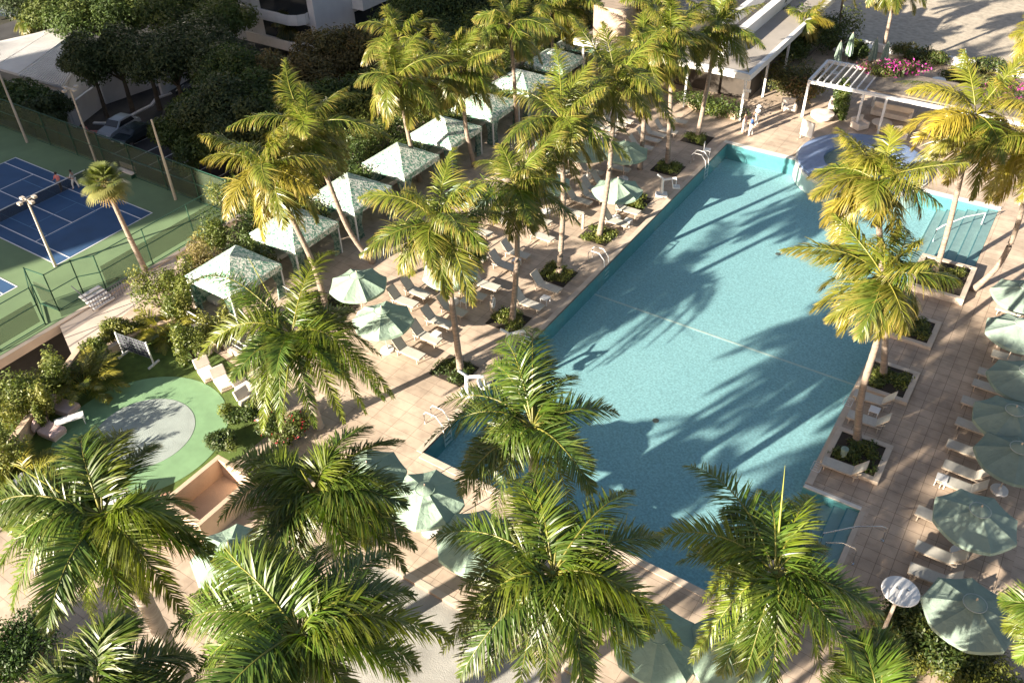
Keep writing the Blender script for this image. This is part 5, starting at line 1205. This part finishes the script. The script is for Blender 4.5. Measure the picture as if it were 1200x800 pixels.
coconut('coconut_palm', (1093, 328), [(1112, 265)], (1143, 135), 'big golden palm rooted in the raised planter by the far steps', nf=28, L=5.2, yel=.9, seed=19, group='coconut palms right of the pool', wind=(-.35, .1))
coconut('coconut_palm', (1140, 340), [(1172, 308), (1195, 255)], (1212, 168), 'golden palm with a curved dark trunk at the right picture edge', nf=26, L=4.8, yel=.85, seed=20, group='coconut palms right of the pool', wind=(-.35, .1))
coconut('coconut_palm', (1035, 60), None, (1052, -20), 'dark trunked palm beyond the terrace, crown cut by the top edge', nf=20, L=4.0, yel=.1, seed=21, group='palms beyond the terrace')
coconut('coconut_palm', (982, 40), None, (992, -30), 'slim pale trunk of a palm cut by the top edge near the small golden palm', nf=18, L=3.6, yel=.3, seed=22, group='palms beyond the terrace', r=.12)
coconut('coconut_palm', (1215, 130), None, (1222, 40), 'palm fronds entering at the right edge above the magenta flowers', nf=20, L=3.8, yel=.6, seed=23, group='palms beyond the terrace')
P = gp(940, 70, 0); coconut('small_palm', (940, 72), None, (945, 24), 'small golden green palm beside the pavilion roof', nf=13, L=2.6, yel=.7, seed=24, group='palms beyond the terrace', r=.1)
coconut('small_palm', (42, 52), None, (33, 26), 'small sunlit palm behind the ribbed roof', nf=16, L=2.8, yel=.3, seed=25, group='small background palms', r=.12, zb=ZP)
coconut('small_palm', (62, 48), None, (55, 28), 'second small sunlit palm behind the ribbed roof, right one', nf=14, L=2.4, yel=.3, seed=26, group='small background palms', r=.12, zb=ZP)
coconut('small_palm', (345, 60), None, (338, 28), 'dark palm in front of the white balconies', nf=16, L=3.0, yel=.0, seed=27, group='small background palms', r=.12, zb=ZP, dark=.6)
# fan palm by the court
B = gp(171, 318, ZC); C_ = vp(B, (122, 214)); r = empty('fan_palm', B, 0, 'tall fan palm with a shaggy crown standing by the court fence', 'palm tree'); tp = C_ - B
trunk_mesh([(0, 0, 0), tuple(vp(B, (148, 270)) - B), tuple(tp)], .20, .14, 1.2).build('trunk', M['trunkg'], r, smooth=True)
parts = []
for i in range(44):
    u = (i + .5) / 44; az = i * 2.4; el = rad(80 - 130 * u); a = np.array([math.cos(az) * math.cos(el), math.sin(az) * math.cos(el), math.sin(el)])
    hub = tp + a * (.75 + .25 * random.random()); side = nrm(np.cross(a, [0, 0, 1.])[None])[0]; nn = np.cross(side, a); dead = u > .86
    col = np.array((.36, .25, .11) if dead else ((.16, .19, .06) if u < .6 else (.22, .22, .08))) * random.uniform(.8, 1.2); V = []; Qs = []; k = 0
    for j in range(19):
        th = (j / 18 - .5) * 4.2; d = a * math.cos(th) + side * math.sin(th) + nn * .12; d /= np.linalg.norm(d); L_ = .95 * (.7 + .3 * math.cos(th)); wv = nrm(np.cross(d, nn)[None])[0]
        p0 = hub; p1 = hub + d * L_ * .6 - np.array([0, 0, .05]); p2 = hub + d * L_ * .95 - np.array([0, 0, .32 * L_])
        V += [p0 - wv * .02, p0 + wv * .02, p1 + wv * .05, p1 - wv * .05, p2 + wv * .01, p2 - wv * .01]; Qs += [[k, k + 1, k + 2, k + 3], [k + 3, k + 2, k + 4, k + 5]]; k += 6
    parts.append((np.array(V), np.array(Qs), np.tile(col, (len(V), 1)))); parts.append(spear(tp, hub, .03, (.25, .22, .08)))
quadmesh('crown', *join(parts), M['leafpalm'], r)

# feather palms close to the camera: fronds follow the photo
royal('feather_palm', (342, 392), 5.8, [(392, 300, -1.6, .5), (228, 338, .6), (238, 420, 1.6), (262, 355, -.3), (298, 470, 2.6), (310, 500, 3.2), (330, 498, 3.0), (368, 495, 2.6), (400, 490, 2.8), (445, 465, 2.2), (455, 462, 1.8), (440, 415, 1.2), (415, 385, .3), (372, 345, -1.0), (285, 440, 2.0), (425, 480, 2.8)],
      'big feather palm left of the pool deck, before the putting green and cabanas', spears=[(290, 300, 1.6), (330, 500, .5)], base=(374, 500), seed=31, dark=1.25, r=.2)
royal('feather_palm', (120, 605), 10.6, [(148, 510, -.6, .55), (100, 515, -.8, .6), (0, 590, .8), (-30, 620, 1.2), (0, 680, 2.2), (20, 715, 3.0), (70, 715, 3.0), (110, 720, 3.4), (150, 690, 2.6, .3), (155, 735, 3.6), (245, 640, 1.5), (215, 720, 2.6), (205, 610, .2), (160, 650, 1.2), (60, 650, 1.4), (170, 700, 3.2)],
      'feather palm at the left edge with a thick pale trunk running to the bottom', spears=[(15, 543, 1.5)], seed=32, dark=1.15, r=.27)
royal('feather_palm', (368, 575), 9.0, [(430, 505, -.5, .5), (272, 545, .2), (262, 610, 1.6), (300, 540, -.4), (475, 575, .4), (480, 640, 1.6), (470, 665, 2.2), (425, 690, 2.8), (430, 640, 1.8), (330, 690, 2.8), (290, 660, 2.4), (350, 700, 3.0), (320, 600, .6), (395, 540, -.8)],
      'dark feather palm in the middle left, left of the pool corner parasol', spears=[(352, 550, 1.2)], seed=33, dark=.95, r=.22)
royal('feather_palm', (350, 742), 11.0, [(258, 655, -.6, .5), (205, 740, .9), (235, 790, 1.6), (230, 700, .2), (265, 850, 2.0), (330, 860, 2.6), (420, 830, 2.2), (470, 795, 1.8), (520, 750, 1.0), (480, 700, .4, .5), (400, 690, -.3), (330, 660, -.6), (300, 640, -.5), (380, 800, 1.8), (440, 740, .8)],
      'bright feather palm at the bottom left centre with fronds cut by the picture edge', spears=[(262, 640, 1.4)], seed=34, dark=1.25, r=.25)
royal('feather_palm', (112, 805), 10.5, [(150, 728, -.8, .5), (65, 780, .4), (30, 830, 1.2), (175, 790, .8), (200, 840, 1.6), (120, 735, -.6), (80, 870, 2.0)],
      'feather palm crown cut by the bottom edge near the left corner', seed=35, dark=1.1, r=.22)
royal('feather_palm', (624, 500), 8.5, [(625, 392, -.9, .6), (575, 432, -.4, .55), (588, 405, -.8, .6), (520, 478, .9), (505, 520, 1.6), (545, 545, 2.4), (560, 585, 3.2), (580, 610, 3.8), (645, 600, 3.2), (690, 590, 3.6), (680, 540, 2.2), (672, 445, .2), (660, 480, .2), (640, 420, -.6), (600, 560, 2.6), (672, 620, 4.0)],
      'feather palm over the near end of the pool with drooping fronds', seed=36, dark=1.05, r=.2, n=84)
royal('feather_palm', (648, 672), 10.2, [(602, 568, -.6, .5), (622, 560, -.7, .5), (512, 632, .6), (545, 690, 1.6), (525, 760, 2.4), (575, 790, 2.6), (610, 800, 2.8), (690, 800, 2.6), (735, 780, 2.2), (790, 752, 1.8), (738, 700, .6), (735, 580, -.6, .4), (700, 640, -.2), (660, 600, -.6), (755, 720, 1.0), (640, 800, 2.6), (560, 640, .4), (700, 750, 2.0)],
      'broad dark feather palm at the bottom centre beside the pool edge', seed=37, dark=1.0, r=.25, n=100)
royal('feather_palm', (908, 672), 7.6, [(808, 552, -.3, .5), (765, 635, 1.2), (800, 660, 1.6), (815, 770, 2.8), (830, 700, 2.2), (868, 810, 2.8), (900, 820, 2.8), (945, 585, -.4, .5), (960, 790, 3.0), (1005, 740, 2.2), (985, 690, 1.4), (960, 640, .4), (895, 580, -.6, .6), (850, 600, -.2), (930, 760, 2.4), (970, 760, 2.8)],
      'feather palm with a long upright spear near the pool steps', spears=[(920, 545, 2.4)], seed=38, dark=1.2, r=.22, n=96)
royal('feather_palm', (1030, 830), 6.0, [(1000, 745, -.6), (985, 770, .1), (1030, 760, -.5), (1050, 790, .2), (960, 815, .8)], 'small bright feather palm cut by the bottom edge right of centre', seed=39, dark=1.5, r=.15)
royal('feather_palm', (1262, 745), 6.0, [(1178, 705, -.2), (1182, 735, .6), (1195, 770, 1.0), (1215, 690, -.5), (1235, 690, -.5)], 'bright feather palm entering at the right edge near the bottom', extra=0, seed=40, dark=1.4, r=.15)

# palms at the foot of the hotel, below the picture: they throw the streaked shade over the near end of the pool and the right walk
OFFP = [(-1.5, -22.5, 9.5), (2.5, -24.5, 11), (6.5, -23, 10), (4.5, -28, 12), (11, -21.5, 9.5), (1, -31, 13)]
for i, (x, y, h) in enumerate(OFFP):
    coconut('coconut_palm', (x, y, 0), None, (x + .6, y + .3, h), 'palm at the hotel foot below the picture, %s from the left' % ordinal(i), nf=12, L=4.3, yel=.2, seed=50 + i, group='palms below the picture')

for i, (x, y, r_, h) in enumerate(((-27.5, -21.5, 2.6, 6.5),)):  # unseen tree, added to throw shade over the garden
    tree('shade_tree', x, y, ZP, r_, h + 8, 5000, .16, GR, 'unseen leafy tree added left of the garden to shade it', 'added shade trees left of the picture', seed=400 + i)
for i, (px, rx, h) in enumerate((((950, 38), 2.4, 3.6), ((925, 52), 2.0, 3.0), ((985, 30), 2.2, 3.4), ((915, 28), 2.2, 4.0), ((1005, 58), 1.2, 1.6))):
    P = gp(px[0], px[1], h * .6); bush('shrub', P[0], P[1], 0, rx, rx, h, 3200, .12, GR, 'dark shrub between the pavilion roof and the terrace wall, %s of five' % ordinal(i), 'shrub', 'dark shrubs beside the pavilion', seed=420 + i)
for i, px in enumerate(((1065, 62), (1095, 68), (1160, 80), (1130, 88), (1165, 100))):
    P = gp(px[0], px[1], .6); bush('shrub', P[0], P[1], 0, 1.8, 1.2, 1.3, 2000, .11, GR + [(.14, .10, .05), (.16, .15, .04)], 'mixed low shrub on the far terrace right of the dark parasols, %s from the left' % ordinal(i), 'shrub', 'mixed shrubs on the far terrace', seed=440 + i)
